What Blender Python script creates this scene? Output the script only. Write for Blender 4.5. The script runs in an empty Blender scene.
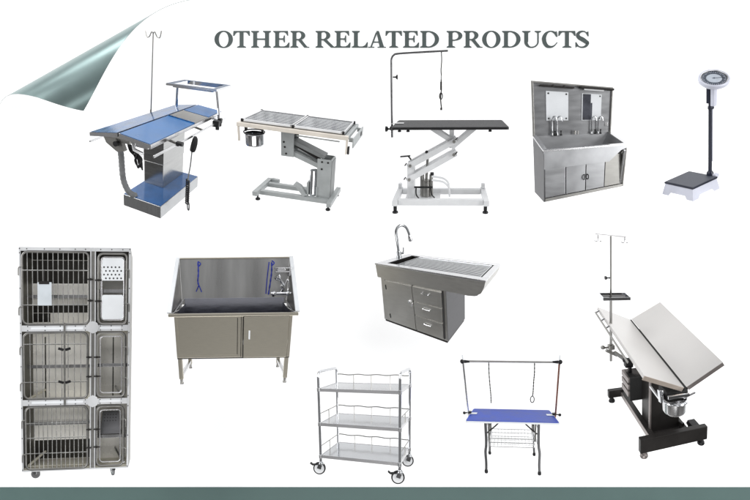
import bpy, bmesh, math, random
from mathutils import Vector, Matrix, Euler
random.seed(7)
PI = math.pi
S = bpy.context.scene
C = S.collection
D = 7.0                                   # camera to page distance
def V(*a): return Vector(a)

# ------------------------------------------------------------------ materials
def nodes(m):
    m.use_nodes = True
    nt = m.node_tree
    return nt, nt.nodes, nt.links, nt.nodes['Principled BSDF']
def mat(name, col, rough=.5, metal=0., var=.06, scale=6., stretch=(1,1,1), bump=0., coat=0., spec=.5, rvar=.08):
    m = bpy.data.materials.new(name); nt, N, L, b = nodes(m)
    tc = N.new('ShaderNodeTexCoord'); mp = N.new('ShaderNodeMapping'); mp.inputs['Scale'].default_value = stretch
    L.new(tc.outputs['Object'], mp.inputs['Vector'])
    n = N.new('ShaderNodeTexNoise'); n.inputs['Scale'].default_value = scale; n.inputs['Detail'].default_value = 5
    L.new(mp.outputs['Vector'], n.inputs['Vector'])
    r = N.new('ShaderNodeValToRGB')
    c0 = tuple(max(0, c*(1-var*2)) for c in col); c1 = tuple(min(1, c*(1+var*2)) for c in col)
    r.color_ramp.elements[0].position = .3; r.color_ramp.elements[1].position = .7
    r.color_ramp.elements[0].color = (*c0, 1); r.color_ramp.elements[1].color = (*c1, 1)
    L.new(n.outputs['Fac'], r.inputs['Fac']); L.new(r.outputs['Color'], b.inputs['Base Color'])
    mr = N.new('ShaderNodeMapRange'); mr.inputs['To Min'].default_value = max(.02, rough-rvar); mr.inputs['To Max'].default_value = rough+rvar
    L.new(n.outputs['Fac'], mr.inputs['Value']); L.new(mr.outputs['Result'], b.inputs['Roughness'])
    b.inputs['Metallic'].default_value = metal
    b.inputs['Specular IOR Level'].default_value = spec
    if coat: b.inputs['Coat Weight'].default_value = coat; b.inputs['Coat Roughness'].default_value = .06
    if bump:
        n2 = N.new('ShaderNodeTexNoise'); n2.inputs['Scale'].default_value = scale*6; L.new(mp.outputs['Vector'], n2.inputs['Vector'])
        bp = N.new('ShaderNodeBump'); bp.inputs['Strength'].default_value = bump; bp.inputs['Distance'].default_value = .004
        L.new(n2.outputs['Fac'], bp.inputs['Height']); L.new(bp.outputs['Normal'], b.inputs['Normal'])
    return m
M = {}
M['steel'] = mat('brushed_steel', (.46,.462,.46), .18, 1, .03, 2, (3,3,22), .03)
M['steel_s'] = mat('satin_steel', (.36,.365,.375), .32, 1, .04, 1.5, (3,3,14), .02)
M['steel_a'] = mat('apron_steel', (.34,.345,.355), .34, 1, .05, 2, (3,22,3), .02)
M['steel_t'] = mat('taupe_steel', (.55,.54,.515), .34, 1, .02, 3, (3,3,14), .02, rvar=.05)
M['steel_k'] = mat('dark_steel_and_shaded_side', (.13,.13,.135), .42, 1, .05, 2, (3,3,10), .02)  # dark steel; cabinet sides carry their shade in this colour
M['tapm'] = mat('tap_metal', (.42,.43,.44), .16, 1, .05, 6)
M['steel_h'] = mat('brushed_steel_flat', (.50,.51,.52), .24, 1, .03, 2, (3,22,3), .03)
M['steel_d'] = mat('dull_steel', (.31,.305,.29), .38, 1, .035, 2, (3,3,14), .03)
M['steel_w'] = mat('warm_steel', (.56,.525,.44), .30, 1, .012, 14, (1,1,6), 0, rvar=.03)
M['steel_b'] = mat('bright_steel', (.66,.66,.67), .25, 1, .03, 4)
M['splash'] = mat('splash_steel', (.37,.37,.365), .30, 1, .13, 1.6, (3,1,.5), .02)
M['basin'] = mat('dark_basin_steel', (.27,.275,.31), .18, 1, .06, 3, (2,2,10), .03)
M['shelf'] = mat('shelf_steel', (.48,.49,.51), .18, 1, .03, 3)
M['chrome']  = mat('chrome', (.72,.73,.75), .10, 1, .03, 6)
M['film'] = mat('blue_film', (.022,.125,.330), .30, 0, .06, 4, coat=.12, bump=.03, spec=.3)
M['film_d'] = mat('reflection_darkened_blue_film', (.010,.075,.215), .16, 0, .35, 6, (1,5,5), .05, coat=.10, spec=.25)  # same blue film, dark reflections put into the colour
M['film_t'] = mat('tray_blue_film', (.010,.045,.110), .28, .2, .12, 5, spec=.4)
M['strip'] = mat('bare_strip_steel', (.34,.33,.315), .30, 1, .06, 3, (2,12,2), .03)
M['film_b'] = mat('base_blue_film', (.014,.095,.28), .12, 0, .12, 4, coat=.3, bump=.02, spec=.4)
M['bluetop'] = mat('blue_vinyl', (.010,.048,.36), .40, 0, .08, 9, bump=.2, spec=.25)
M['black'] = mat('black_plastic', (.012,.012,.013), .40, 0, .1, 9, spec=.3)
M['rubber'] = mat('black_ribbed_rubber', (.035,.035,.037), .60, 0, .15, 30, (1,12,1), .3, spec=.3)
M['white'] = mat('white_powder_coat', (.66,.67,.68), .38, 0, .03, 8)
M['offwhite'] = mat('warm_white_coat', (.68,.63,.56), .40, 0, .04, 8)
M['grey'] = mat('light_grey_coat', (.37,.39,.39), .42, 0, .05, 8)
M['grey_d']  = mat('shaded_grey_coat', (.20,.21,.21), .45, 0, .08, 8)  # the light grey coat with shade put into the colour
M['dkframe'] = mat('charcoal_frame_coat', (.022,.020,.019), .36, .2, .12, 6, spec=.35)
M['vtop'] = mat('satin_white_steel', (.60,.585,.57), .36, .6, .012, 1.2, (2,1,1), .02, rvar=.03)
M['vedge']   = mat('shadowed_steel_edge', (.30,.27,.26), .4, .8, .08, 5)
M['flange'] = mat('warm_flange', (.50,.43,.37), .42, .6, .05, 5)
M['hose']    = mat('grey_hose', (.16,.165,.17), .5, 0, .1, 20)
M['navy'] = mat('navy_coat', (.006,.009,.024), .32, 0, .1, 8)
M['slate'] = mat('slate_rubber_mat', (.060,.066,.085), .55, 0, .06, 30, bump=.2)
M['pale'] = mat('pale_lilac_coat', (.56,.575,.66), .40, 0, .03, 8)
M['mirror']  = mat('mirror_glass', (.88,.90,.92), .03, 1, .01, 3)
M['dkglass'] = mat('painted_mirror_reflection', (.10,.105,.125), .15, .5, .3, 6)
M['frost'] = mat('frosted_white_panel', (.68,.70,.72), .35, 0, .02, 6)
M['dial'] = mat('dial_face', (.38,.42,.48), .3, 0, .04, 20, coat=.3)
M['ring'] = mat('dial_ring', (.035,.047,.07), .35, 0, .1, 20)
M['strap'] = mat('blue_strap', (.015,.03,.30), .6, 0, .15, 30)
M['card']    = mat('grey_card_holder', (.50,.54,.57), .45, 0, .05, 6)
M['gap']     = mat('dark_gap', (.02,.02,.02), .7, 0, .1, 6)
M['ink']     = mat('grey_green_ink', (.055,.072,.070), .6, 0, .02, 6)
M['teal'] = mat('teal_band', (.080,.134,.126), .6, 0, .02, 3)
M['arm'] = mat('dark_chrome_arm', (.16,.16,.165), .28, 1, .1, 6)
M['copper']  = mat('reddish_post', (.32,.16,.13), .25, 1, .1, 4)
M['cage_in'] = mat('khaki_interior_steel', (.56,.535,.45), .40, .5, .08, 2.5, (1,1,3), .03)
M['bar'] = mat('door_bar_steel', (.62,.62,.60), .26, 1, .1, 8)
M['cage_bk'] = mat('lit_back_lining', (.90,.88,.82), .28, .15, .03, 1.6)  # light falling on the back wall is put into this colour
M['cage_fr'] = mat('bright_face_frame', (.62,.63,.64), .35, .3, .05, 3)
M['cage_sd'] = mat('shaded_side_lining', (.10,.096,.08), .40, .6, .15, 2.5)  # shade on the inner walls is put into this colour
M['cage_dk'] = mat('shaded_interior_steel', (.035,.033,.028), .4, .6, .10, 3)  # steel with the cage's inner shade put into the colour

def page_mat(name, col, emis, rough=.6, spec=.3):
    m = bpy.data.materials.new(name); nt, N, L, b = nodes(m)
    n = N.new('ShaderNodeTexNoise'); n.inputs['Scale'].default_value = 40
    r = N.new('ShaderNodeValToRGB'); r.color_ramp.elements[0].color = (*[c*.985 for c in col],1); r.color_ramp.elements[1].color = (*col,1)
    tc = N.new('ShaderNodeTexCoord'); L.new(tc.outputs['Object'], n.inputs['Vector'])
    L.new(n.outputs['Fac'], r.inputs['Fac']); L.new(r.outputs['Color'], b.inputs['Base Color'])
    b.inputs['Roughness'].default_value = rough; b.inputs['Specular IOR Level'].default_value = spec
    b.inputs['Emission Color'].default_value = (1,1,1,1); b.inputs['Emission Strength'].default_value = emis  # added even glow keeps the sheet white and washes out shadows
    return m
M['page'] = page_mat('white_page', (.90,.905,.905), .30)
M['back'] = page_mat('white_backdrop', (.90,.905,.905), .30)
def under_mat():
    m = mat('teal_page_underside', (.18,.245,.242), .33, .55, .02, 3)
    return m
M['under'] = under_mat()

# ------------------------------------------------------------------ mesh builder
class MB:
    def __init__(s): s.v=[]; s.f=[]
    def add(s, vs, fs):
        o=len(s.v); s.v+= [Vector(v) for v in vs]; s.f += [tuple(i+o for i in f) for f in fs]; return s
    def bm(s, bm, M4=None):
        bm.verts.index_update()
        vs=[(M4@v.co if M4 else v.co.copy()) for v in bm.verts]
        s.add(vs,[tuple(v.index for v in f.verts) for f in bm.faces]); bm.free(); return s
    def box(s, x0,x1,y0,y1,z0,z1, bev=0, M4=None):
        b=bmesh.new()
        bmesh.ops.create_cube(b,size=1,matrix=Matrix.Translation(((x0+x1)/2,(y0+y1)/2,(z0+z1)/2))@Matrix.Diagonal((abs(x1-x0),abs(y1-y0),abs(z1-z0),1)))
        if bev: bmesh.ops.bevel(b,geom=b.edges[:],offset=min(bev,.45*min(abs(x1-x0),abs(y1-y0),abs(z1-z0))),segments=2,affect='EDGES',profile=.5)
        return s.bm(b,M4)
    def beam(s,p0,p1,w,h,up=(0,0,1),bev=.004,ext=0):
        p0=Vector(p0);p1=Vector(p1);d=p1-p0;l=d.length;d.normalize();up=Vector(up)
        r=d.cross(up)
        if r.length<1e-4: r=d.cross(Vector((1,0,0)))
        r.normalize();u=r.cross(d)
        M4=Matrix((( d.x,r.x,u.x,p0.x),(d.y,r.y,u.y,p0.y),(d.z,r.z,u.z,p0.z),(0,0,0,1)))
        return s.box(-ext,l+ext,-w/2,w/2,-h/2,h/2,bev,M4)
    def tube(s,pts,r,seg=8,closed=False,caps=True):
        pts=[Vector(p) for p in pts];n=len(pts)
        rs=r if isinstance(r,(list,tuple)) else [r]*n
        tang=[]
        for i in range(n):
            a=pts[i-1] if (i>0 or closed) else pts[i]; b=pts[(i+1)%n] if (i<n-1 or closed) else pts[i]
            t=(b-a); tang.append(t.normalized() if t.length>1e-9 else Vector((0,0,1)))
        u=tang[0].orthogonal().normalized(); vs=[];fs=[]
        for i in range(n):
            t=tang[i]; u=(u-t*u.dot(t)); u=u.normalized() if u.length>1e-6 else t.orthogonal().normalized(); w=t.cross(u)
            k=1.0
            for j in range(seg):
                a=2*PI*j/seg; vs.append(pts[i]+(u*math.cos(a)+w*math.sin(a))*rs[i]*k)
        m=n if closed else n-1
        for i in range(m):
            for j in range(seg):
                a=i*seg+j;b=i*seg+(j+1)%seg;c=((i+1)%n)*seg+(j+1)%seg;d=((i+1)%n)*seg+j
                fs.append((a,b,c,d))
        if caps and not closed:
            fs.append(tuple(range(seg))[::-1]); fs.append(tuple((n-1)*seg+j for j in range(seg)))
        return s.add(vs,fs)
    def cyl(s,p0,p1,r0,r1=None,seg=16): return s.tube([p0,p1],[r0,r0 if r1 is None else r1],seg)
    def lathe(s,prof,c=(0,0,0),ax=(0,0,1),seg=24,ring=False):
        ax=Vector(ax).normalized();q=Vector((0,0,1)).rotation_difference(ax).to_matrix()
        vs=[];fs=[];n=len(prof);c=Vector(c)
        for (r,z) in prof:
            for j in range(seg):
                a=2*PI*j/seg; vs.append(c+q@Vector((r*math.cos(a),r*math.sin(a),z)))
        for i in range(n-1):
            for j in range(seg):
                fs.append((i*seg+j,i*seg+(j+1)%seg,(i+1)*seg+(j+1)%seg,(i+1)*seg+j))
        if ring:
            for j in range(seg): fs.append(((n-1)*seg+j,(n-1)*seg+(j+1)%seg,(j+1)%seg,j))
            return s.add(vs,fs)
        if prof[0][0]>1e-5: fs.append(tuple(range(seg))[::-1])
        if prof[-1][0]>1e-5: fs.append(tuple((n-1)*seg+j for j in range(seg)))
        return s.add(vs,fs)
    def ball(s,c,r,seg=12):
        k=7; return s.lathe([(max(1e-6,r*math.sin(PI*i/k)),-r*math.cos(PI*i/k)) for i in range(k+1)],c,seg=seg)
    def prism(s,poly,ax,a0,a1):
        # poly: 2D points; ax: axis of extrusion (0,1,2)
        def P(p,a):
            if ax==0: return (a,p[0],p[1])
            if ax==1: return (p[0],a,p[1])
            return (p[0],p[1],a)
        n=len(poly)
        vs=[P(p,a0) for p in poly]+[P(p,a1) for p in poly]
        fs=[tuple(range(n)),tuple(range(n,2*n))[::-1]]+[(i,i+n,(i+1)%n+n,(i+1)%n) for i in range(n)]
        return s.add(vs,fs)
    def slab(s,q,t):
        # quad of four points thickened by vector t
        q=[Vector(p) for p in q];t=Vector(t)
        return s.add(q+[p+t for p in q],[(3,2,1,0),(4,5,6,7),(0,1,5,4),(1,2,6,5),(2,3,7,6),(3,0,4,7)])
def smooth(pts,k=5,closed=False):
    P=[Vector(p) for p in pts];n=len(P);out=[]
    rng=range(n if closed else n-1)
    for i in rng:
        a=P[i-1] if (i>0 or closed) else P[i];b=P[i];c=P[(i+1)%n];d=P[(i+2)%n] if (i+2<n or closed) else c
        for j in range(k):
            t=j/k
            out.append(.5*((2*b)+(c-a)*t+(2*a-5*b+4*c-d)*t*t+(-a+3*b-3*c+d)*t**3))
    if not closed: out.append(P[-1])
    return out
def rrect(u0,u1,v0,v1,r,k=4):
    o=[]
    for (cx,cy,a0) in ((u1-r,v1-r,0),(u0+r,v1-r,90),(u0+r,v0+r,180),(u1-r,v0+r,270)):
        for i in range(k+1):
            a=math.radians(a0+90*i/k); o.append((cx+r*math.cos(a),cy+r*math.sin(a)))
    return o

# ------------------------------------------------------------------ scene objects
def fix(me):
    b=bmesh.new();b.from_mesh(me);bmesh.ops.recalc_face_normals(b,faces=b.faces[:]);b.to_mesh(me);b.free()
    me.shade_smooth(); me.set_sharp_from_angle(angle=math.radians(38))
def link(name,mb,m,parent=None,warp=None):
    me=bpy.data.meshes.new(name)
    vs=[warp(v) for v in mb.v] if warp else mb.v
    me.from_pydata(vs,[],mb.f); fix(me); me.materials.append(m)
    o=bpy.data.objects.new(name,me); C.objects.link(o)
    if len(me.polygons)<4000:
        w=o.modifiers.new('weighted_normals','WEIGHTED_NORMAL'); w.keep_sharp=True; w.weight=80
    if parent: o.parent=parent
    return o
def tag(o,label,cat,group=None):
    o['label']=label;o['category']=cat
    if group:o['group']=group
class Thing:
    # one piece of equipment: an Empty posed in the scene, its parts built in its own metres.
    def __init__(s,name,label,cat,rot,sc,tx,tz,k,cz,Y=-1.0):
        s.e=bpy.data.objects.new(name,None);C.objects.link(s.e);s.e.empty_display_size=.1
        R=Matrix.Rotation(rot[0],4,'X')@Matrix.Rotation(rot[1],4,'Y')@Matrix.Rotation(rot[2],4,'Z')
        s.e.matrix_basis=Matrix.Translation((tx,Y,tz))@R@Matrix.Scale(sc,4)
        tag(s.e,label,cat);s.pre=Vector((1,1,1));s.k=Vector(k);s.c=Vector((0,0,cz))
    def w(s,v):
        v=Vector((v.x*s.pre.x,v.y*s.pre.y,v.z*s.pre.z)); q=v-s.c; return s.c+q/(1+q.dot(s.k))
    def part(s,name,mb,m,parent=None,label=None):
        o=link(name,mb,M[m] if isinstance(m,str) else m,parent or s.e,s.w)
        if label:o['label']=label
        return o

def each(s,name,mb,m,parent=None,label=None):
    # one part per loose piece of the builder
    root=list(range(len(mb.v)))
    def find(i):
        while root[i]!=i: root[i]=root[root[i]]; i=root[i]
        return i
    for f in mb.f:
        for i in f[1:]: root[find(i)]=find(f[0])
    comp={}
    for i in range(len(mb.v)): comp.setdefault(find(i),[]).append(i)
    mp={}
    out=[]
    byf={}
    for f in mb.f: byf.setdefault(find(f[0]),[]).append(f)
    for r,idx in comp.items():
        k={i:j for j,i in enumerate(idx)}
        out.append(s.part(name,MB().add([mb.v[i] for i in idx],[tuple(k[i] for i in f) for f in byf.get(r,[])]),m,parent,label))
    return out
Thing.each=each

# ================================================================== SETTING: page, curl, band, title
def px(u,v,y=0): return Vector(((u-375)/100,y,(250-v)/100))
def structure(o): o['kind']='structure'; return o
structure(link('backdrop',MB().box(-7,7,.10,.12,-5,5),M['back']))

A2=Vector((.871,.492)); N2=Vector((-.492,.871))           # along the fold / toward the corner (x right, z up)
FOLD=-130.5; RAD=28.0
def curl(u,v,off):
    p=Vector((u,-v)); a=p.dot(A2); n=p.dot(N2); d=n-FOLD; h=0.
    if d>0:
        th=min(d/RAD,4.35)
        nn=FOLD+(RAD+off)*math.sin(th); h=RAD-(RAD+off)*math.cos(th)
        n=nn
    else: h=-off
    q=A2*a+N2*n
    return px(q.x,-q.y,-h/100)
def uleft(v):
    if v<40: return 33-v*.22
    if v<160: return 24.2-(v-40)*.30
    return -11.8-(v-160)*.25
def curl_mesh(off,under=False):
    vs_=[-1.6+ i*1.6 for i in range(0,130)]+[210+i*20 for i in range(0,18)]
    ts=[i*2.0 for i in range(0,170)]+[340+i*30 for i in range(0,24)]
    mb=MB();V_=[];F=[];W=len(ts);keep=[]
    for v in vs_:
        for t in ts:
            u=uleft(v)+t
            V_.append(curl(u,v,off)); keep.append(Vector((u,-v)).dot(N2)-FOLD)
    for i in range(len(vs_)-1):
        for j in range(W-1):
            q=(i*W+j,i*W+j+1,(i+1)*W+j+1,(i+1)*W+j)
            if under and min(keep[k] for k in q)<2: continue
            F.append(q)
    if under:
        used=sorted({i for f in F for i in f});mp={i:k for k,i in enumerate(used)}
        return mb.add([V_[i] for i in used],[tuple(mp[i] for i in f) for f in F])
    return mb.add(V_,F)
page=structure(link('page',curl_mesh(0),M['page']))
und=link('page_underside',curl_mesh(.35,True),M['under'],page); und['label']='glossy teal underside of the page where its corner curls over'

band=MB().box(-6,6,-.012,-.004,-3.2,(250-487)/100)
tag(link('footer_band',band,M['teal']),'flat dark teal band running across the very bottom of the page','band')

# --- title letters (serif capitals), each piece in units of pixels, baseline 0, cap height H
H=16.8
def ring(cx,cy,ro,ri,a0,a1,n=40):
    o=[]
    P=[]
    for i in range(n+1):
        a=math.radians(a0+(a1-a0)*i/n)
        P.append(((cx+ro[0]*math.cos(a),cy+ro[1]*math.sin(a)),(cx+ri[0]*math.cos(a),cy+ri[1]*math.sin(a))))
    return ('strip',P)
def ribbon(pts,hw):
    P=[];pts=[Vector((x,y)) for x,y in pts]
    sp=[];n=len(pts)
    for i in range(n-1):
        a=pts[max(0,i-1)];b=pts[i];c=pts[i+1];d=pts[min(n-1,i+2)]
        for j in range(6):
            t=j/6; sp.append((.5*((2*b)+(c-a)*t+(2*a-5*b+4*c-d)*t*t+(-a+3*b-3*c+d)*t**3),hw[i]*(1-t)+hw[i+1]*t))
    sp.append((pts[-1],hw[-1]))
    for i,(p,h) in enumerate(sp):
        t=(sp[min(i+1,len(sp)-1)][0]-sp[max(i-1,0)][0]).normalized();nn=Vector((-t.y,t.x))
        P.append((tuple(p+nn*h),tuple(p-nn*h)))
    return ('strip',P)
def R_(x0,x1,y0,y1): return ('poly',[(x0,y0),(x1,y0),(x1,y1),(x0,y1)])
def PL(*p): return ('poly',list(p))
def serif(x0,x1,s0,s1,y,up):       # bracketed slab serif
    k=1 if up else -1
    return PL((x0,y),(x1,y),(x1,y+k*.9),(s1,y+k*2.0),(s0,y+k*2.0),(x0,y+k*.9))
def stem(s0,s1,o0=2,o1=2): return [R_(s0,s1,.8,H-.8),serif(s0-o0,s1+o1,s0,s1,0,True),serif(s0-o0,s1+o1,s0,s1,H,False)]
def glyph(ch,w):
    if ch=='O': return [ring(w/2,H/2,(w/2,H/2+.3),(w/2-4.4,H/2-.9),0,360,64)]
    if ch=='T': 
        m=w/2
        return [R_(m-2,m+2,.8,H-1),serif(m-4.6,m+4.6,m-2,m+2,0,True),R_(0.2,w-.2,H-1.4,H),
                PL((.2,H-1),(0,H-5),(1,H-5),(2.6,H-2.4),(4.5,H-1)),PL((w-.2,H-1),(w,H-5),(w-1,H-5),(w-2.6,H-2.4),(w-4.5,H-1))]
    if ch=='H': return stem(2.2,6.2)+stem(w-6.2,w-2.2)+[R_(6,w-6,H/2-.6,H/2+.8)]
    if ch=='E': return stem(2.2,6.2)+[R_(6,w-1.2,H-1.3,H),PL((w-1.2,H-1),(w-1,H-4.8),(w-1.9,H-4.8),(w-3.4,H-2.3),(w-5.4,H-1)),
                R_(6,w,0,1.3),PL((w,1),(w+.4,5.2),(w-.6,5.2),(w-2.6,2.4),(w-5.4,1)),R_(6,11,H/2-.4,H/2+.9),PL((11,H/2-3.2),(12,H/2-3.2),(12,H/2+3.8),(11,H/2+3.8),(10.2,H/2+.9),(10.2,H/2-.4))]
    if ch=='L': return stem(2.2,6.2)+[R_(6,w-.5,0,1.3),PL((w-.5,1),(w,5.6),(w-1,5.6),(w-3,2.4),(w-6,1))]
    if ch=='R': return stem(2.2,6.2)+[R_(6,8.6,H-1.2,H),R_(6,8.6,H/2-.9,H/2+.3),ring(8.4,H*.73,(6.7,H*.27),(2.6,H*.27-1.2),-90,90,28),
                PL((7.0,H/2),(10.8,H/2+.3),(w-2.0,1.0),(w+.2,.8),(w+.2,0),(w-5,0))]
    if ch=='P': return stem(2.2,6.2,2,2.8)+[R_(6,8.6,H-1.2,H),R_(6,8.6,H/2-1.6,H/2-.4),ring(8.4,H*.71,(w-8.4,H*.29),(w-12.4,H*.29-1.2),-90,90,28)]
    if ch=='D': return stem(2.2,6.2)+[R_(6,8.2,H-1.2,H),R_(6,8.2,0,1.2),ring(8.0,H/2,(w-8,H/2),(w-12.2,H/2-1.2),-90,90,36)]
    if ch=='A':
        a=w*.53
        return [PL((a-1.4,H),(a+1.2,H),(w-2.0,.8),(w-6.4,.8)),PL((a-1.9,H-1.2),(a-.6,H-2.2),(3.6,.8),(2.0,.8)),R_(5,w-6,5.0,6.2),
                R_(-.2,6.2,0,.9),R_(w-8.6,w,0,.9)]
    if ch=='U': 
        return [R_(2.4,6.4,5.8,H-.8),serif(0.2,8.8,2.4,6.4,H,False),R_(w-3.9,w-2.4,5.8,H-.8),serif(w-6.6,w,w-3.9,w-2.4,H,False),
                ring((w)/2,6,((w-4.8)/2,6.3),((w-4.8)/2-3.4,5.0),180,270,18),ring((w)/2,6,((w-4.8)/2,6.3),((w-4.8)/2-1.5,5.0),270,360,18)]
    if ch=='C':
        r=w*.56
        return [ring(r,H/2,(r,H/2+.3),(r-4.2,H/2-.9),60,186,24),ribbon([(2.1,H/2),(3.0,4.6),(5.4,1.6),(9.2,.8),(12.6,2.2),(15.4,5.4)],[2.1,2.0,1.7,1.0,.6,.4]),
                PL((w-1.2,H),(w-.4,H-6),(w-1.6,H-6),(w-3.6,H-2.8),(w-6,H-1.0),(w-3.0,H-1.2))]
    if ch=='S':
        return [ribbon([(w-1.8,H-4.6),(w-4.0,H-1.2),(7.4,H-.4),(4.2,H-1.5),(2.6,H-4.0),(4.0,H-6.6),(7.4,H/2-.1),(w-3.6,H/2-2.4),(w-2.0,4.6),(w-3.6,1.8),(w-7.0,.5),(3.6,1.3),(1.3,4.6)],
                       [.4,.5,.8,1.3,1.7,2.0,2.2,2.0,1.6,1.2,.8,.6,.4]),PL((w-1.2,H+.1),(w-.9,H-5.4),(w-1.9,H-5.4),(w-3.8,H-1.2),(w-2.2,H-1.0)),
                PL((.4,-.1),(.2,5.6),(1.2,5.6),(3,1.4),(1.6,.9))]
TITLE=[('O',214.6,233),('T',233.3,250),('H',251,271.3),('E',273,289.3),('R',290.3,309.3),
 ('R',315.3,336),('E',334.3,350.3),('L',351.7,368),('A',368.3,386),('T',385.4,402),('E',402.7,418.8),('D',420,439),
 ('P',446.3,462.3),('R',463.3,482.3),('O',482,500.5),('D',501.7,520.4),('U',521.7,541),('C',541.7,557.7),('T',558.3,575.3),('S',575,589.4)]
te=bpy.data.objects.new('title_lettering',None);C.objects.link(te);te.location=px(402,40,-.02)
tag(te,'dark grey serif heading reading OTHER RELATED PRODUCTS along the top of the page','lettering')
for ch,u0,u1 in TITLE:
    mb=MB()
    for i,(kind,P) in enumerate(glyph(ch,u1-u0)):
        y0=-.004; y1=-.008-.0006*i
        def T(p,y): return px(u0+p[0],47.8-p[1],y)-te.location
        if kind=='poly':
            n=len(P);vs=[T(p,y1) for p in P]+[T(p,y0) for p in P]
            mb.add(vs,[tuple(range(n)),tuple(range(n,2*n))[::-1]]+[(k,(k+1)%n,(k+1)%n+n,k+n) for k in range(n)])
        else:
            n=len(P);vs=[T(a,y1) for a,b in P]+[T(b,y1) for a,b in P]+[T(a,y0) for a,b in P]+[T(b,y0) for a,b in P];fs=[]
            for k in range(n-1):
                fs+=[(k,k+1,n+k+1,n+k),(2*n+k,3*n+k,3*n+k+1,2*n+k+1),(k,2*n+k,2*n+k+1,k+1),(n+k,n+k+1,3*n+k+1,3*n+k)]
            mb.add(vs,fs)
    link('letter',mb,M['ink'],te)

def caster(t,x,y,z,r,parent=None,wheel='white',tyre='black',ang=0.,brake=True,name='caster',drop=.0):
    # z = top plate height; wheel axle at z-drop
    ca,sa=math.cos(ang),math.sin(ang); ax=Vector((-sa,ca,0)); fw=Vector((ca,sa,0)); p=Vector((x,y,z))
    c=p-Vector((0,0,drop))-fw*r*.25
    f=MB().cyl(p,p-Vector((0,0,drop*.35)),r*.38,seg=12)
    for s in (-1,1):
        o=ax*s*r*.42
        f.beam(p+o-Vector((0,0,drop*.30)),c+o,r*.16,r*.7,up=fw,bev=.002)
    f.beam(p-ax*r*.5-Vector((0,0,drop*.3)),p+ax*r*.5-Vector((0,0,drop*.3)),r*.9,r*.2,bev=.002)
    e=t.part(name,f,'chrome')
    w=MB().lathe([(r*.35,-r*.24),(r*.78,-r*.24),(r*.80,-r*.16),(r*.80,r*.16),(r*.78,r*.24),(r*.35,r*.24)],c,ax,20)
    w.cyl(c-ax*r*.34,c+ax*r*.34,r*.22,seg=10)
    wo=t.part('wheel',w,wheel,e)
    ty=MB().lathe([(r*.80,-r*.17),(r*.92,-r*.25),(r,-r*.14),(r,r*.14),(r*.92,r*.25),(r*.80,r*.17)],c,ax,24,True)
    t.part('tyre',ty,tyre,e)
    if brake:
        b=MB().beam(p-Vector((0,0,drop*.35))-fw*r*.3,p-Vector((0,0,drop*.45))-fw*r*1.35,r*.5,r*.22,bev=.003)
        b.beam(p-Vector((0,0,drop*.45))-fw*r*1.3,p-Vector((0,0,drop*.15))-fw*r*1.7,r*.5,r*.2,bev=.003)
        t.part('brake_pedal',b,'black',e)
    return e
def foot(t,x,y,z1,r=.03,m='black',stem=.35,parent=None):
    f=MB().lathe([(r*.9,0),(r,.006),(r*.9,.02),(r*.45,.03),(r*stem,.035),(r*stem,z1)],(x,y,0),seg=14)
    return t.part('foot',f,m,parent)

# ================================================================== 1 BLUE OPERATING TABLE
t=Thing('operating_table','blue topped operating table with twin panels, raised tray frame and drip pole','operating table',
        (.4791,.1513,1.3058),.7844,-1.8048,.486,(.1352,.1257,-.0348),.45)
H_=.869;w=.306;aR=.116;aL=.167
bx0,bx1,by0,by1,bh=-.481,.327,-.238,.178,.144
t.part('base',MB().box(bx0,bx1,by0,by1,.012,bh-.004,.008),'steel_h')
t.part('base_cover',MB().box(bx0+.006,bx1-.006,by0+.006,by1-.006,bh-.003,bh,.001),'film_b')
for x in (bx0+.05,bx1-.05):
    for y in (by0+.05,by1-.05): t.part('foot',MB().cyl((x,y,0),(x,y,.02),.022),'black')
cx0,cx1,cy0,cy1=-.154,.282,-.071,.153
cx0-=.0;
t.part('pedestal',MB().box(cx0,cx1,cy0,cy1,bh,.40,.004),'steel')
t.part('pedestal_sleeve',MB().box(cx0-.004,cx1+.004,cy0-.004,cy1+.004,.402,.80,.003),'steel')
t.part('table_frame',MB().box(-.60,.60,-.16,.16,.775,.825,.006).box(-.70,-.60,-.07,.07,.77,.82,.006),'steel_d')
def panel(sgn,ang,x0,x1):
    c,s=math.cos(ang),math.sin(ang)
    def yz(d,h): return (sgn*(d*c)+(-sgn*0)+ (sgn*h*s if sgn>0 else -h*s)*0+0, H_-d*s+h)
    g=.006
    return MB().prism([yz(g,0),yz(w,0),yz(w,-.034),yz(g,-.034)],0,x0,x1),yz
mb,yz=panel(-1,aR,-.75,.75); pr=t.part('table_panel',mb,'steel_b')
def film(yz,x0,x1,d0=.012,d1=None,h0=.0015,h1=.004):
    d1=d1 or w-.008
    return MB().prism([yz(d0,h0),yz(d1,h0),yz(d1,h1),yz(d0,h1)],0,x0,x1)
t.part('protective_film',film(yz,-.742,.03),'film',pr)
t.part('bare_strip',film(yz,.045,.36,h1=.003),'strip',pr,'bare steel strip between the two sheets of blue film')
t.part('protective_film',film(yz,.375,.742),'film',pr)
t.part('film_edge',MB().prism([yz(.012,.004),yz(w-.008,.004),yz(w-.008,.012),yz(.012,.012)],0,.03,.044),'film_d',pr)
mb,yz=panel(1,aL,-.75,.75); pl=t.part('table_panel',mb,'steel_b',label='far table panel under blue film with dark reflections painted in')
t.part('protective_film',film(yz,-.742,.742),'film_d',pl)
for (y,z,x0,x1) in ((-.36,.766,-.80,.72),(.33,.722,-.725,.70)):
    r=t.part('side_rail',MB().beam((x0,y,z),(x1,y,z),.012,.020,bev=.003),'steel_b')
    b=MB()
    for x in (-.42,.1,.55): b.beam((x,y,z),(x,y*.55,z+.03),.02,.02)
    t.each('rail_bracket',b,'steel_d',r)
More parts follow.
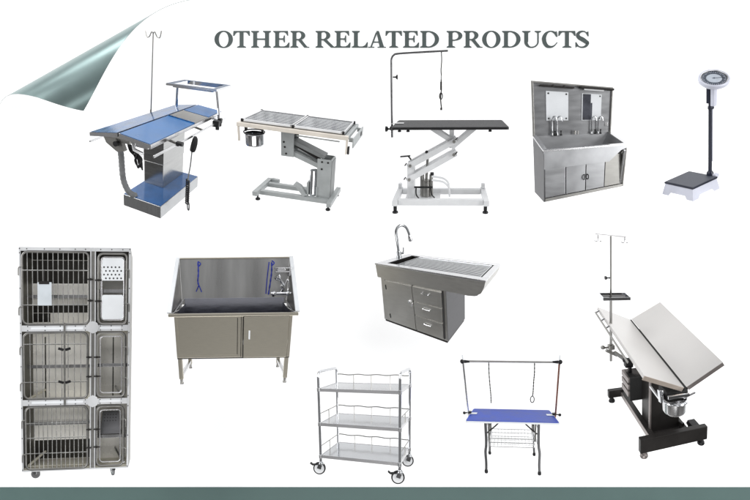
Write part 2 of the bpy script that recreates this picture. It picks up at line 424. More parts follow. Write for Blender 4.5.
for x in (-.43,): t.part('rail_knob',MB().cyl((x,-.36,.775),(x,-.41,.775),.020).box(x-.018,x+.018,-.38,-.35,.752,.79,.006),'black')
# end gear
t.part('hinge_plate',MB().prism([(.20,.80),(.02,.80),(-.02,.70),(.06,.68),(.17,.74)],0,-.70,-.66),'steel_d')
t.part('crank_disc',MB().cyl((-.73,.05,.76),(-.70,.05,.76),.024),'black')
t.part('tilt_lever',MB().tube([(-.69,-.10,.80),(-.70,-.12,.74),(-.70,-.20,.72)],.016).box(-.69,-.62,-.24,-.12,.76,.80,.01),'steel_b')
# drain hose
t.part('drain_hose',MB().tube(smooth([(-.66,.07,.74),(-.60,.11,.70),(-.56,.125,.58),(-.55,.128,.46),(-.545,.118,.33),(-.52,.09,.22),(-.47,.07,.16),(-.44,.06,.146)],6),
     [.026+.0035*(i%2) for i in range(43)],10),'hose')
b=MB()
for k in range(5):
    a=random.uniform(-.02,.02)
    b.tube(smooth([(-.60,.02,.74),(-.57+a,.02-.02*k+a,.66),(-.55,-.05-a*2,.60-.01*k),(-.545+a,-.085+.03*(k%2),.53-.02*(k%3)),(-.55,-.07+a,.60),(-.56,-.03-a,.66)],6),.008,6)
t.part('power_cable',b,'black')
b=MB().tube(smooth([(-.128,-.385,.765),(-.15,-.39,.72),(-.18,-.39,.66),(-.192,-.385,.63)],4),[.012,.018,.024,.027,.028,.03,.03,.03,.029,.028,.026,.022,.015],8)
hc=t.part('hand_control',b,'black')
b=MB().tube(smooth([(-.192,-.385,.63),(-.20,-.38,.50),(-.21,-.37,.39),(-.21,-.365,.34)],4),.006,6)
t.part('cord',b,'hose',hc)
hx=[]
for i in range(90):
    a=i*.9; hx.append((-.20+.016*math.cos(a),-.362+.016*math.sin(a),.345-.26*i/89))
t.part('coiled_cord',MB().tube(hx,.007,5).tube(smooth([(-.19,-.36,.085),(-.20,-.37,.03),(-.17,-.37,.0),(-.15,-.36,.05),(-.17,-.36,.085)],4),.006,5),'black',hc)
# tray frame
tz,tl,tw,tx,ty=1.122,.297,.241,.727,-.022
b=MB();x0,x1,y0,y1=tx-tw,tx+tw,ty-tl,ty+tl;f=.055
for (a0,a1,c0,c1) in ((x0,x1,y0,y0+f),(x0,x1,y1-f,y1),(x0,x0+f,y0+f,y1-f),(x1-f,x1,y0+f,y1-f)): b.box(a0,a1,c0,c1,tz-.014,tz,.003)
tr=t.part('instrument_tray',b,'film_t')
b=MB()
for (a0,a1,c0,c1) in ((x0+f,x1-f,y0+f,y0+f+.006),(x0+f,x1-f,y1-f-.006,y1-f),(x0+f,x0+f+.006,y0+f+.006,y1-f-.006),(x1-f-.006,x1-f,y0+f+.006,y1-f-.006)): b.box(a0,a1,c0,c1,tz-.045,tz-.002)
t.each('tray_lip',b,'chrome',tr)
b=MB()
for (a0,a1,c0,c1) in ((x0,x1,y0-.004,y0),(x0,x1,y1,y1+.004),(x0-.004,x0,y0,y1)): b.box(a0,a1,c0,c1,tz-.022,tz+.002)
t.each('tray_rim',b,'steel_b',tr)
t.part('tray_post',MB().cyl((.60,.20,.79),(.62,.20,tz-.02),.017),'chrome')
t.part('tray_post',MB().tube(smooth([(.50,-.30,.80),(.53,-.33,.79),(.545,-.345,.83),(.60,-.28,tz-.02)],5),.017),'chrome')
t.part('post_clamp',MB().box(.40,.46,-.40,-.33,.73,.80,.008).cyl((.43,-.38,.70),(.43,-.38,.74),.02).box(.52,.58,-.38,-.31,.74,.80,.008).cyl((.55,-.36,.71),(.55,-.36,.75),.02),'black')
# drip pole
pb=Vector((.25,.33,.74));pt=Vector((.297,.33,1.66))
dp=t.part('drip_pole',MB().tube([pb,pt],[.0075,.006],8).cyl(pb,pb+Vector((0,0,.10)),.010),'steel_d')
b=MB()
for s in (-1,1):
    d=Vector((-.30*s,-.95*s,0)).normalized()*-1
    b.tube(smooth([pt,pt+d*.025+V(0,0,.018),pt+d*.06+V(0,0,-.03),pt+d*.105+V(0,0,-.035),pt+d*.125+V(0,0,.03)],4),.006,6)
t.part('hook',b,'steel_d',dp)

# ================================================================== 2 GREY HYDRAULIC TABLE
t=Thing('hydraulic_table','light grey pedal lift table with slatted steel top and bucket under its left end','exam table',
        (.4557,.0641,-.2211),.6722,-.6485,.4403,(.0045,.081,-.0486),.425)
W=.331;H_=.975
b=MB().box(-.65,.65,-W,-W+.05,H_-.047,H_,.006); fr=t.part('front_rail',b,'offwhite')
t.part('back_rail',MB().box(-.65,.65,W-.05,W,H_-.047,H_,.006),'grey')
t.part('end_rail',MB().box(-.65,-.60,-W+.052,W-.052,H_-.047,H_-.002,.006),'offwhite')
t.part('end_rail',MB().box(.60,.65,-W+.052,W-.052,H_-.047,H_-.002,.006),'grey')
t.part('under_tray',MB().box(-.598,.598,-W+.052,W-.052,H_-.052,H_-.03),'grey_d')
for (x0,x1) in ((-.60,-.004),(.004,.60)):
    y0,y1=-.28,.28; z0=H_+.003
    b=MB().box(x0,x1,y0,y0+.02,z0,z0+.03,.003).box(x0,x1,y1-.02,y1,z0,z0+.03,.003).box(x0,x0+.02,y0+.021,y1-.021,z0,z0+.03,.003).box(x1-.02,x1,y0+.021,y1-.021,z0,z0+.03,.003)
    pf=t.part('slat_panel',b,'steel_b')
    b=MB();n=12
    for i in range(n):
        y=y0+.03+(y1-y0-.06)*i/(n-1)
        b.box(x0+.021,x1-.021,y-.0145,y+.0145,z0+.006,z0+.024,.002)
    t.part('slats',b,'shelf',pf)
    t.part('slat_bed',MB().box(x0+.021,x1-.021,y0+.021,y1-.021,z0,z0+.010),'steel_k',pf)
b=MB()
for (x,y) in ((-.60,-.28),(0,-.28),(.585,-.28),(0,.28),(-.6,.28),(.6,.28)): b.box(x-.013,x+.013,y-.012,y+.012,H_+.002,H_+.037,.004)
t.each('corner_block',b,'black')
t.each('panel_edge_strip',MB().box(-.57,-.03,-.299,-.286,H_+.012,H_+.036,.003).box(.03,.56,-.299,-.286,H_+.012,H_+.034,.003),'white')
# end extension
e=t.part('end_frame',MB().box(.70,.715,-.31,.31,.845,.955,.004).box(.65,.70,-.27,-.23,.90,.945).box(.65,.70,.23,.27,.90,.945),'grey')
t.part('slot',MB().box(.7155,.718,.12,.20,.875,.925,.002),'gap',e)
t.part('drop_leg',MB().box(.628,.648,-.33,-.285,.77,.926,.004),'offwhite')
t.part('drop_leg',MB().box(.652,.672,-.325,-.29,.77,.86,.004),'dkframe')
t.part('brace_rod',MB().cyl((.05,-.29,.90),(.55,-.29,.895),.008),'grey')
# column and arm
x0,x1=-.21,-.05
uc=t.part('upper_column',MB().box(x0,x1,-.10,-.085,.575,.925,.003).box(x0,x1,.085,.10,.575,.925,.003).box(x0,x0+.014,-.084,.084,.575,.925).box(x0+.015,x1,-.084,.084,.85,.924),'grey')
b=MB()
for z in (.61,.69,.75): b.cyl((x0+.05+(.69-z)*.2,-.106,z),(x0+.05+(.69-z)*.2,-.098,z),.012,seg=8)
t.each('bolt',b,'dkframe',uc)
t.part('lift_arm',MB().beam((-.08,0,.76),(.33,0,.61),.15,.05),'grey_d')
t.part('lift_arm',MB().beam((-.12,-.055,.63),(.29,-.055,.49),.05,.06).beam((-.12,.055,.63),(.29,.055,.49),.05,.06),'grey')
t.part('lift_ram',MB().cyl((-.05,0,.70),(.26,0,.56),.022),'dkframe')
lc=t.part('lower_column',MB().box(.25,.43,-.10,-.086,.06,.60,.003).box(.25,.43,.086,.10,.06,.60,.003).box(.416,.43,-.085,.085,.06,.60).box(.25,.264,-.085,.085,.06,.46),'grey')
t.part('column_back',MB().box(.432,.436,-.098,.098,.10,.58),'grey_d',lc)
b=MB()
for (x,z) in ((.31,.565),(.31,.475),(.385,.565)): b.cyl((x,-.107,z),(x,-.098,z),.012,seg=8)
t.each('bolt',b,'dkframe',lc)
# base
t.part('base_beam',MB().beam((-.49,-.135,.075),(.44,-.135,.075),.06,.055),'grey')
t.part('base_beam',MB().beam((-.49,.135,.075),(.44,.135,.075),.06,.055),'grey')
t.part('cross_beam',MB().box(-.535,-.47,-.25,.27,.055,.115,.005).beam((-.47,.24,.10),(-.36,.215,.10),.05,.05),'grey')
t.part('cross_beam',MB().box(.43,.49,-.27,.28,.055,.115,.005),'grey')
for (x,y) in ((-.4744,-.22),(.4465,-.233),(.4465,.24)): foot(t,x,y,.06,.032)
cy=t.part('hydraulic_pump',MB().cyl((.20,-.06,.10),(.20,-.06,.42),.048,seg=20).lathe([(.05,.42),(.05,.435),(.03,.45)],(.20,-.06,0)),'chrome')
t.part('pump_bracket',MB().box(.13,.15,-.12,.0,.10,.28,.004).box(.25,.262,-.12,0,.10,.24,.004),'grey')
t.part('foot_pedal',MB().prism([(-.02,.255),(.05,.22),(.13,.12),(.10,.10),(.0,.215),(-.03,.24)],1,-.16,-.06),'grey')
# bucket
bc=(-.50,-.19,.70)
bk=t.part('bucket',MB().lathe([(.001,0),(.105,0),(.112,.02),(.112,.13),(.118,.135),(.108,.135),(.106,.02),(.001,.012)],bc,seg=28),'chrome')
t.part('bucket_holder',MB().tube([(bc[0]+.12*math.cos(a*PI/10),bc[1]+.12*math.sin(a*PI/10),.85) for a in range(20)],.008,6,True).beam((-.60,-.19,.85),(-.60,-.19,.93),.05,.02).beam((-.40,-.19,.85),(-.40,-.19,.93),.03,.02),'black',bk)
t.part('hanger_leg',MB().box(-.64,-.622,-.33,-.30,.76,.926,.003),'offwhite')

# ================================================================== 3 BLACK TOP GROOMING TABLE
t=Thing('lift_grooming_table','black topped grooming table on white lifting frame with a bent overhead arm and single leash','grooming table',
        (.3332,-.0231,-.1033),.7597,.6345,.3811,(.007,.0781,.0123),.45)
W=.331;H_=.928
tt=t.part('tabletop',MB().box(-.592,.592,-W+.008,W-.008,H_-.02,H_,.004),'rubber')
t.part('edge_trim',MB().prism(rrect(-.60,.60,-W,W,.03),2,H_-.028,H_-.004),'black',tt)
t.part('clamp_plate',MB().box(-.64,-.50,-.05,.02,H_+.001,H_+.007,.002),'steel_b')
ar=smooth([(-.628,-.033,.78),(-.63,-.033,1.2),(-.631,-.033,1.56),(-.628,-.033,1.625),(-.605,-.033,1.66),(-.555,-.033,1.676),(-.3,-.033,1.69),(-.03,-.033,1.702)],6)
am=t.part('grooming_arm',MB().tube(ar,.0115,10),'arm')
t.part('arm_knob',MB().cyl((-.615,-.033,1.43),(-.57,-.033,1.43),.008).lathe([(.012,0),(.026,.012),(.026,.022)],(-.585,-.033,1.43),(1,0,0),12),'black',am)
t.part('clamp',MB().box(-.65,-.60,-.06,0,.86,.90,.006).cyl((-.60,-.03,.872),(-.69,-.03,.872),.009).lathe([(.014,0),(.03,.012),(.03,.03)],(-.67,-.03,.872),(-1,0,0),12),'black',am)
b=MB()
for x in (-.53,-.44,.42): b.lathe([(.018,0),(.018,.016),(.008,.022),(.008,.045)],(x,-.18,.86),seg=12)
t.each('under_knob',b,'black')
lx=-.10
b=MB().tube(smooth([(lx,-.033,1.70),(lx+.004,-.033,1.6),(lx-.002,-.033,1.5),(lx+.003,-.033,1.44)],5),.006,6)
b.tube(smooth([(lx,-.033,1.40),(lx+.004,-.033,1.30),(lx-.004,-.033,1.2),(lx+.006,-.033,1.1)],5),.007,6)
b.tube([(lx+.016*math.cos(a*.63),-.033,1.225+.035*math.sin(a*.63)) for a in range(10)],.006,6,True)
b.box(lx-.010,lx+.010,-.043,-.023,1.29,1.38,.004)
b.tube([(lx,-.033,1.44),(lx,-.033,1.40)],.005,6).cyl((lx+.004,-.033,1.10),(lx+.004,-.033,1.075),.011)
t.part('leash',b,'dkframe')
# support
t.part('top_post',MB().beam((.02,0,.66),(.02,0,.898),.05,.055,up=(0,1,0)),'white')
for (x0,z0,x1,z1,y) in ((-.20,.885,.03,.735,-.05),(.27,.885,.02,.665,-.05),(-.20,.885,.03,.735,.08),(.27,.885,.02,.665,.08)):
    t.part('diagonal_brace',MB().beam((x0,y,z0),(x1,y,z1),.03,.05),'white')
t.each('top_crossbar',MB().box(-.25,.32,-.08,-.02,.88,.899,.003).box(-.25,.32,.05,.11,.88,.899,.003),'white')
for (p,q) in (((-.425,-.085,.478),(.045,-.085,.742)),((-.435,-.085,.325),(.045,-.085,.600))):
    for y in (-.085,.085):
        t.part('lift_link',MB().beam((p[0],y,p[2]),(q[0],y,q[2]),.035,.06,ext=.03),'white')
b=MB()
for (x,z) in ((-.425,.478),(.045,.742),(-.435,.325),(.045,.600)):
    b.cyl((x,-.125,z),(x,-.10,z),.016,seg=10).cyl((x,-.13,z),(x,.11,z),.009,seg=8)
t.part('pivot_pin',b,'steel_d')
b=MB()
for (x,z) in ((.075,.78),(.075,.625),(-.47,.50),(-.48,.345)): b.beam((x-.014,-.11,z-.02),(x+.008,-.11,z+.010),.012,.012)
t.each('pin_clip',b,'dkframe')
t.part('lower_column',MB().box(-.46,-.385,-.07,.07,.10,.49,.004),'white')
b=MB().beam((-.54,-.03,.565),(-.43,-.03,.575),.03,.014).beam((-.45,-.03,.57),(-.42,-.03,.53),.03,.014)
t.part('release_lever',b,'black')
pm=t.part('hydraulic_pump',MB().cyl((-.255,0,.10),(-.255,0,.30),.045).cyl((-.255,0,.30),(-.24,0,.58),.014).cyl((-.30,-.01,.12),(-.30,-.01,.36),.022).cyl((-.20,-.01,.12),(-.20,-.01,.36),.02),'steel_d')
t.each('pump_knob',MB().ball((-.25,-.05,.62),.018).ball((-.25,-.05,.55),.02).cyl((-.19,-.04,.36),(-.19,-.04,.39),.02),'black',pm)
t.part('pump_pedal',MB().tube(smooth([(-.38,-.12,.245),(-.18,-.12,.245)],2),.011,8).tube(smooth([(-.36,-.11,.24),(-.36,-.10,.16),(-.33,-.09,.11)],4),.008,6).tube(smooth([(-.20,-.11,.24),(-.19,-.10,.16),(-.16,-.09,.12)],4),.008,6),'black')
for dz in (0,-.04): t.part('pedal_bar',MB().tube(smooth([(-.19,-.12,.365+dz),(-.07,-.12,.345+dz),(-.01,-.12,.295+dz),(.0,-.12,.22),(.005,-.12,.14)],5),.010,8),'white')
t.part('base_beam',MB().box(-.54,.36,-.27,-.215,.085,.15,.005),'white')
t.part('base_beam',MB().box(-.54,.36,.16,.215,.085,.15,.005),'white')
t.part('base_plate',MB().box(-.48,-.10,-.213,.158,.09,.11,.003),'white')
t.part('cross_beam',MB().box(-.60,-.542,-.30,.28,.085,.145,.005).box(-.59,-.55,.20,.26,.146,.20,.005),'white')
t.part('cross_beam',MB().box(.362,.42,-.30,.28,.085,.145,.005).box(.37,.41,.20,.26,.146,.20,.005),'white')
for x in (-.571,.384): foot(t,x,-.26,.10,.032,'black',.6)

# ================================================================== 4 SCRUB SINK
t=Thing('scrub_sink','tall stainless steel scrub sink cabinet with two mirrors, gooseneck taps and four door panels','scrub sink',
        (.2433,-.0513,.1001),.8615,1.7655,.5078,(.2452,.1924,-.0715),.5)
h=.40;Hb,Ht,db,df,zb,Hf,dfb=.5472,1.0251,.1935,.1978,.297,.4466,.1677
bp=t.part('back_panel',MB().box(-h,h,db-.012,db,Hb-.10,Ht,.002),'steel_s')
t.part('panel_flange',MB().box(-h-.004,-h+.012,db-.03,db-.0125,Hb,Ht+.004,.002).box(-h+.013,h-.013,db-.03,db-.0125,Ht-.012,Ht+.004,.002).box(h-.012,h+.004,db-.03,db-.0125,Hb,Ht+.004,.002),'steel_d',bp)
def side(x0,x1): return MB().prism([(db-.013,.0),(db-.013,Hb),(-df,Hf-.02),(-df,Hf-.06),(-dfb,0.0)],0,x0,x1)
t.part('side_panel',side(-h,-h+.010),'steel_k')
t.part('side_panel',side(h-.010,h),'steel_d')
t.part('base_tray',MB().box(-h+.012,h-.012,-dfb+.002,db-.02,.0,.022,.002),'steel_b')
# rim
def zr(y): return Hf+(Hb-Hf)*(y+df)/(db+df)
b=MB()
b.slab([(-h-.006,-df-.012,zr(-df)),(h+.035,-df-.012,zr(-df)),(h+.035,-df+.02,zr(-df+.02)),(-h-.006,-df+.02,zr(-df+.02))],(0,0,.014))
b.slab([(-h-.006,-df+.021,zr(-df+.021)),(-h+.03,-df+.021,zr(-df+.021)),(-h+.03,db-.014,zr(db-.014)),(-h-.006,db-.014,zr(db-.014))],(0,0,.013))
b.slab([(h-.03,-df+.021,zr(-df+.021)),(h+.02,-df+.021,zr(-df+.021)),(h+.004,db-.014,zr(db-.014)),(h-.03,db-.014,zr(db-.014))],(0,0,.013))
t.part('basin_rim',b,'steel_b')
x0,x1,y0,y1=-h+.03,h-.03,-df+.02,db-.014; zz=.31
b=MB().add([(x0,y0,zr(y0)),(x1,y0,zr(y0)),(x1,y1,zr(y1)),(x0,y1,zr(y1)),(x0+.08,y0+.04,zz),(x1-.14,y0+.04,zz),(x1-.14,y1-.03,zz),(x0+.08,y1-.03,zz)],
   [(0,1,5,4),(1,2,6,5),(2,3,7,6),(3,0,4,7),(4,5,6,7)])
t.part('basin',b,'steel_s')
t.part('basin_front',MB().prism([(-h+.001,zb),(.20,zb),(.33,.40),(h-.001,.42),(h-.001,Hf-.002),(-h+.001,Hf-.002)],1,-df-.004,-df+.012),'steel_a')
t.part('basin_corner',MB().slab([(.19,-df+.013,zb+.01),(h-.02,-df+.03,.40),(h-.02,-.09,zb+.03),(.19,-.09,zb)],(0,.006,.006)),'steel_d')
t.part('corner_gusset',MB().prism([(-df+.012,Hf-.04),(-dfb+.05,.02),(-dfb+.015,.02),(-df,Hf-.06)],0,h-.035,h-.012),'steel_b')
dx=[-.388,-.207,-.017,.182,.372]
for i in range(4):
    d=t.part('door_panel',MB().box(dx[i]+.003,dx[i+1]-.003,-.152,-.140,.03,zb+.06,.003),('steel_s','steel_a','steel_s','steel_d')[i])
    if i in (1,2):
        x=dx[2]+(-.014 if i==1 else .014)
        t.part('handle',MB().tube(smooth([(x,-.152,.14),(x+(-.006 if i==1 else .006),-.168,.15),(x+(-.006 if i==1 else .006),-.168,.18),(x,-.152,.19)],3),.005,6),'black',d)
t.part('kick_strip',MB().box(-h+.011,h-.011,-dfb-.003,-dfb+.006,.0,.028,.001),'steel_d')
t.part('cabinet_back',MB().box(-h+.011,h-.011,-.13,-.12,.024,zb+.04),'gap')
# mirrors
yb=db-.012
def mirror(x0,x1,z0,z1,m,label):
    o=t.part('mirror',MB().box(x0,x1,yb-.008,yb-.001,z0,z1,.001),m,label=label)
    b=MB()
    for x in (x0+.02,x1-.02):
        for z in (z0+.02,z1-.02): b.cyl((x,yb-.011,z),(x,yb-.008,z),.008,seg=8)
    t.each('screw',b,'gap',o); return o
mirror(-.281,-.076,.686,.952,'frost','left wall mirror with a plain white reflection painted in')  # white reflection put into the mirror's colour
m2=mirror(.062,.276,.684,.950,'frost','right wall mirror with a dark reflection painted down its left half')
t.part('painted_reflection',MB().box(.07,.155,yb-.0105,yb-.0085,.69,.945,.0005).box(.157,.172,yb-.0105,yb-.0085,.69,.86,.0005),'dkglass',m2)  # reflection painted on as dark strips
t.part('mirror_light',MB().box(-.335,-.03,yb-.05,yb-.001,.985,1.002,.004).box(-.24,-.22,yb-.055,yb-.05,.985,1.006,.002).box(-.14,-.12,yb-.055,yb-.05,.985,1.006,.002),'dkframe')
t.part('mirror_light',MB().box(.03,.395,yb-.06,yb-.001,.992,1.014,.004),'dkframe',label='dark light bar along the top right edge of the back panel')
t.part('lamp_tube',MB().cyl((.07,yb-.04,.985),(.28,yb-.04,.985),.008),'white')
def tap(x):
    b=MB().cyl((x,yb-.02,Hb-.0),(x,yb-.02,Hb+.02),.012).tube(smooth([(x,yb-.02,Hb+.01),(x,yb-.02,Hb+.10),(x,yb-.025,Hb+.155),(x+.014,yb-.045,Hb+.178),(x+.03,yb-.07,Hb+.165),(x+.034,yb-.078,Hb+.135)],5),.0065,8)
    return t.part('tap',b,'tapm')
for x in (-.235,-.188,.165,.238): tap(x)
b=MB()
for x in (-.21,-.155,.20,.265): b.lathe([(.012,0),(.012,.012),(.006,.016),(.006,.04),(.010,.044),(.010,.05)],(x,yb-.035,Hb-.006),seg=10)
t.each('tap_handle',b,'black')
t.each('soap_dispenser',MB().cyl((-.015,yb-.03,Hb),(-.015,yb-.03,Hb+.04),.009).cyl((.015,yb-.03,Hb),(.015,yb-.03,Hb+.035),.007),'steel_d')
t.part('wall_socket',MB().box(.325,.365,yb-.006,yb-.001,.62,.665,.002),'steel_b')

# ================================================================== 5 WEIGHING SCALE
t=Thing('weighing_scale','upright column weighing scale with dark platform, pale footed base and round dial head','weighing scale',
        (.4098,-.1836,-1.0468),.7865,2.7077,.5036,(-.0116,.0234,.0071),.06)
L_,W_,h=.1803,.2,.1418
b=MB()
def wall(p0,p1,q0,q1):
    # p: top edge ends, q: bottom edge ends; arched cut-out along the foot
    p0,p1,q0,q1=map(Vector,(p0,p1,q0,q1))
    def P(s,tt): return (p0.lerp(p1,s)).lerp(q0.lerp(q1,s),tt)
    pts=[P(0,0),P(1,0),P(1,1),P(.80,1),P(.74,.70),P(.26,.70),P(.20,1),P(0,1)]
    n=(p1-p0).cross(q0-p0).normalized()*.006
    k=len(pts); b.add(pts+[p+n for p in pts],[tuple(range(k)),tuple(range(k,2*k))[::-1]]+[(i,(i+1)%k,(i+1)%k+k,i+k) for i in range(k)])
a,c=L_-.008,W_-.008;bl,bw=.1944,.2175;zt=.118
wall((-a,-c,zt),(a,-c,zt),(-bl,-bw,0),(bl,-bw,0)); wall((a,-c,zt),(a,c,zt),(bl,-bw,0),(bl,bw,0))
wall((a,c,zt),(-a,c,zt),(bl,bw,0),(-bl,bw,0)); wall((-a,c,zt),(-a,-c,zt),(-bl,bw,0),(-bl,-bw,0))
t.part('base',b.box(-a+.008,a-.008,-c+.008,c-.008,.09,.116),'pale')
pf=t.part('platform',MB().box(-L_,L_,-W_,W_,.119,h-.002,.006),'navy')
t.part('platform_mat',MB().prism(rrect(-L_+.008,L_-.008,-W_+.008,W_-.008,.012),2,h-.003,h+.001),'slate',pf)
p=(.09,.195)
t.part('column',MB().tube([(p[0],p[1],.10),(p[0],p[1],1.12)],.019,12).lathe([(.036,0),(.036,.03),(.022,.05)],(p[0],p[1],h),seg=16),'navy')
t.part('column_trim',MB().tube([(p[0]+.017,p[1]+.012,.30),(p[0]+.017,p[1]+.012,.93)],.007,8),'pale')
t.part('base_bracket',MB().box(p[0]+.03,p[0]+.075,p[1]-.01,p[1]+.05,h-.02,h+.02,.006),'pale')
t.part('neck',MB().box(p[0]-.033,p[0]+.005,p[1]-.025,p[1]+.015,.94,1.15,.006).lathe([(.03,0),(.03,.03)],(p[0]+.005,p[1],.88),seg=12).cyl((p[0]+.0,p[1],.90),(p[0]+.055,p[1]-.03,.905),.012),'navy')
t.part('neck_cover',MB().box(p[0]+.012,p[0]+.06,p[1]-.02,p[1]+.03,.91,1.15,.01),'pale')
n=Vector((.866*.42,-.5*.42,.9)).normalized();cd=Vector((.118,.21,1.19))
dh=t.part('dial_housing',MB().lathe([(.06,-.05),(.13,-.035),(.150,-.015),(.153,.02),(.146,.03),(.135,.026),(.13,.012),(.001,.012)],cd,n,36),'pale')
t.part('bezel',MB().lathe([(.124,.0125),(.133,.015),(.133,.028),(.126,.024)],cd,n,36,True),'steel_b',dh)
t.part('dial_ring',MB().lathe([(.078,.0135),(.122,.0135),(.122,.016),(.078,.016)],cd,n,36,True),'ring',dh)
t.part('dial_face',MB().lathe([(.001,.015),(.076,.015),(.074,.018),(.001,.018)],cd,n,36),'dial',dh)
q=Vector((0,0,1)).rotation_difference(n)
b=MB()
for i in range(36):
    a=2*PI*i/36; u=q@Vector((math.cos(a),math.sin(a),0)); r0=.104 if i%3 else .094
    b.beam(cd+n*.0170+u*r0,cd+n*.0170+u*.116,.003,.0012,up=n,bev=0)
t.part('tick_marks',b,'pale',dh)
u=q@Vector((.6,.8,0)); t.part('needle',MB().beam(cd+n*.020-u*.02,cd+n*.020+u*.09,.004,.002,up=n,bev=0).cyl(cd+n*.018,cd+n*.023,.008,seg=10),'ring',dh)

# ================================================================== 6 CAGE BANK
t=Thing('animal_cage','tall stainless steel animal cage bank with three rows of barred doors on casters','animal cage',
        (.0156,.0057,.1418),.7936,-2.5657,-1.8852,(.0031,.2058,-.0208),.25)
t.pre=Vector((1,.4825,1.0283))
HT=2.247;DP=.55
zs=[(.0,.014,.675),(.675,.745,1.42),(1.42,1.49,2.207)]
doorsB=[(-.514,.131,.014,.675),(-.523,.130,.745,1.422),(-.527,.143,1.491,2.207)]
doorsS=[(.206,.502,.027,.668),(.206,.511,.751,1.418),(.216,.525,1.488,2.196)]
b=MB()
b.box(-.55,-.535,0.001,DP,0,HT,.002).box(.535,.55,0.001,DP,0,HT,.002).box(-.533,.533,DP-.012,DP,0.002,HT-.002).box(-.533,.533,.03,DP-.014,HT-.014,HT-.001)
t.part('cabinet_shell',b,'steel_d')
b=MB()
for z in (.0,.69,1.435): b.box(-.533,.533,.03,DP-.014,z+.002,z+.03)
t.each('compartment_floor',b,'cage_in')
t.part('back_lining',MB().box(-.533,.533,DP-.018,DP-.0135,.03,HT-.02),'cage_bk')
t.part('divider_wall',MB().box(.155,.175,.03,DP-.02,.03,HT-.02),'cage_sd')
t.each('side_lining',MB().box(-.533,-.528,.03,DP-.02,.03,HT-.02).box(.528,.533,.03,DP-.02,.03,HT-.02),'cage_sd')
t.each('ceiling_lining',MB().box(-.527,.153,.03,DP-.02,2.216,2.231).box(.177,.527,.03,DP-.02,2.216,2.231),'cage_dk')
t.each('dark_back_band',MB().box(-.520,.150,DP-.026,DP-.019,1.97,2.21).box(-.52,-.34,DP-.026,DP-.019,1.56,1.655).box(-.52,.15,DP-.026,DP-.019,1.66,1.745).box(-.40,-.388,DP-.026,DP-.019,.74,1.40).box(.12,.15,DP-.026,DP-.019,.74,1.40).box(-.52,.15,DP-.026,DP-.019,.05,.26).box(.34,.352,DP-.026,DP-.019,.74,1.40),'cage_dk')  # dark areas of the interior painted in as strips of shade colour
# inner shelves
for (x0,x1,z,y0) in ((-.527,.153,1.075,.22),(.177,.527,1.08,.08),(.177,.527,1.83,.08),(.177,.527,.33,.10),(-.527,.153,.47,.25),(-.527,.153,1.80,.28)):
    t.part('shelf',MB().box(x0,x1,y0,DP-.03,z,z+.018,.003).box(x0,x1,y0-.006,y0-.0005,z-.014,z+.02,.002),'steel_b')
# sloping floor trays
for z in (.035,.725):
    t.part('floor_tray',MB().box(-.50,.13,.06,DP-.04,z,z+.012,.003).tube([(-.49,.06,z+.02),(-.40,DP-.05,z+.10)],.014,8),'cage_in')
    t.part('tray_rail',MB().tube([(.49,.06,z+.02),(.38,DP-.05,z+.12)],.014,8),'steel_b')
# face frame
b=MB()
b.box(-.549,-.53,-.012,.0,.0,HT,.002).box(.531,.549,-.012,0,0,HT,.002).box(.147,.158,-.012,0,0,HT,.002).box(.192,.203,-.012,0,0,HT,.002)
t.each('upright',b,'cage_fr')
b=MB()
for (z0,z1) in ((-.002,.014),(.682,.742),(1.428,1.488),(2.21,HT)):
    b.box(-.529,.146,-.011,0,z0,z1,.002).box(.204,.530,-.011,0,z0,z1,.002).box(.159,.191,-.011,0,z0,z1,.002)
t.each('crosspiece',b,'cage_fr')
b=MB()
for (z0,z1) in ((.70,.725),(1.445,1.47)): b.box(-.44,.08,-.016,-.0115,z0,z1,.002).box(.25,.46,-.016,-.0115,z0,z1,.002)
t.each('name_strip',b,'frost')
t.part('hinge_channel',MB().box(.159,.191,-.006,.004,.01,HT-.03,.002),'steel_d')
for z in (.715,1.465): t.part('round_plate',MB().lathe([(.062,0),(.062,.006),(.055,.009)],(.175,-.012,z),(0,-1,0),8),'cage_fr')
b=MB()
for z in (.02,.35,.66,.765,1.08,1.41,1.51,1.85,2.19,2.23):
    for x in (-.539,.54): b.cyl((x,-.0145,z),(x,-.012,z),.006,seg=6)
for z in (.692,.732,1.438,1.478,2.228):
    for x in (-.47,-.30,-.15,.0,.10,.25,.36,.47): b.cyl((x,-.0135,z),(x,-.011,z),.006,seg=6)
t.part('rivet',b,'gap')
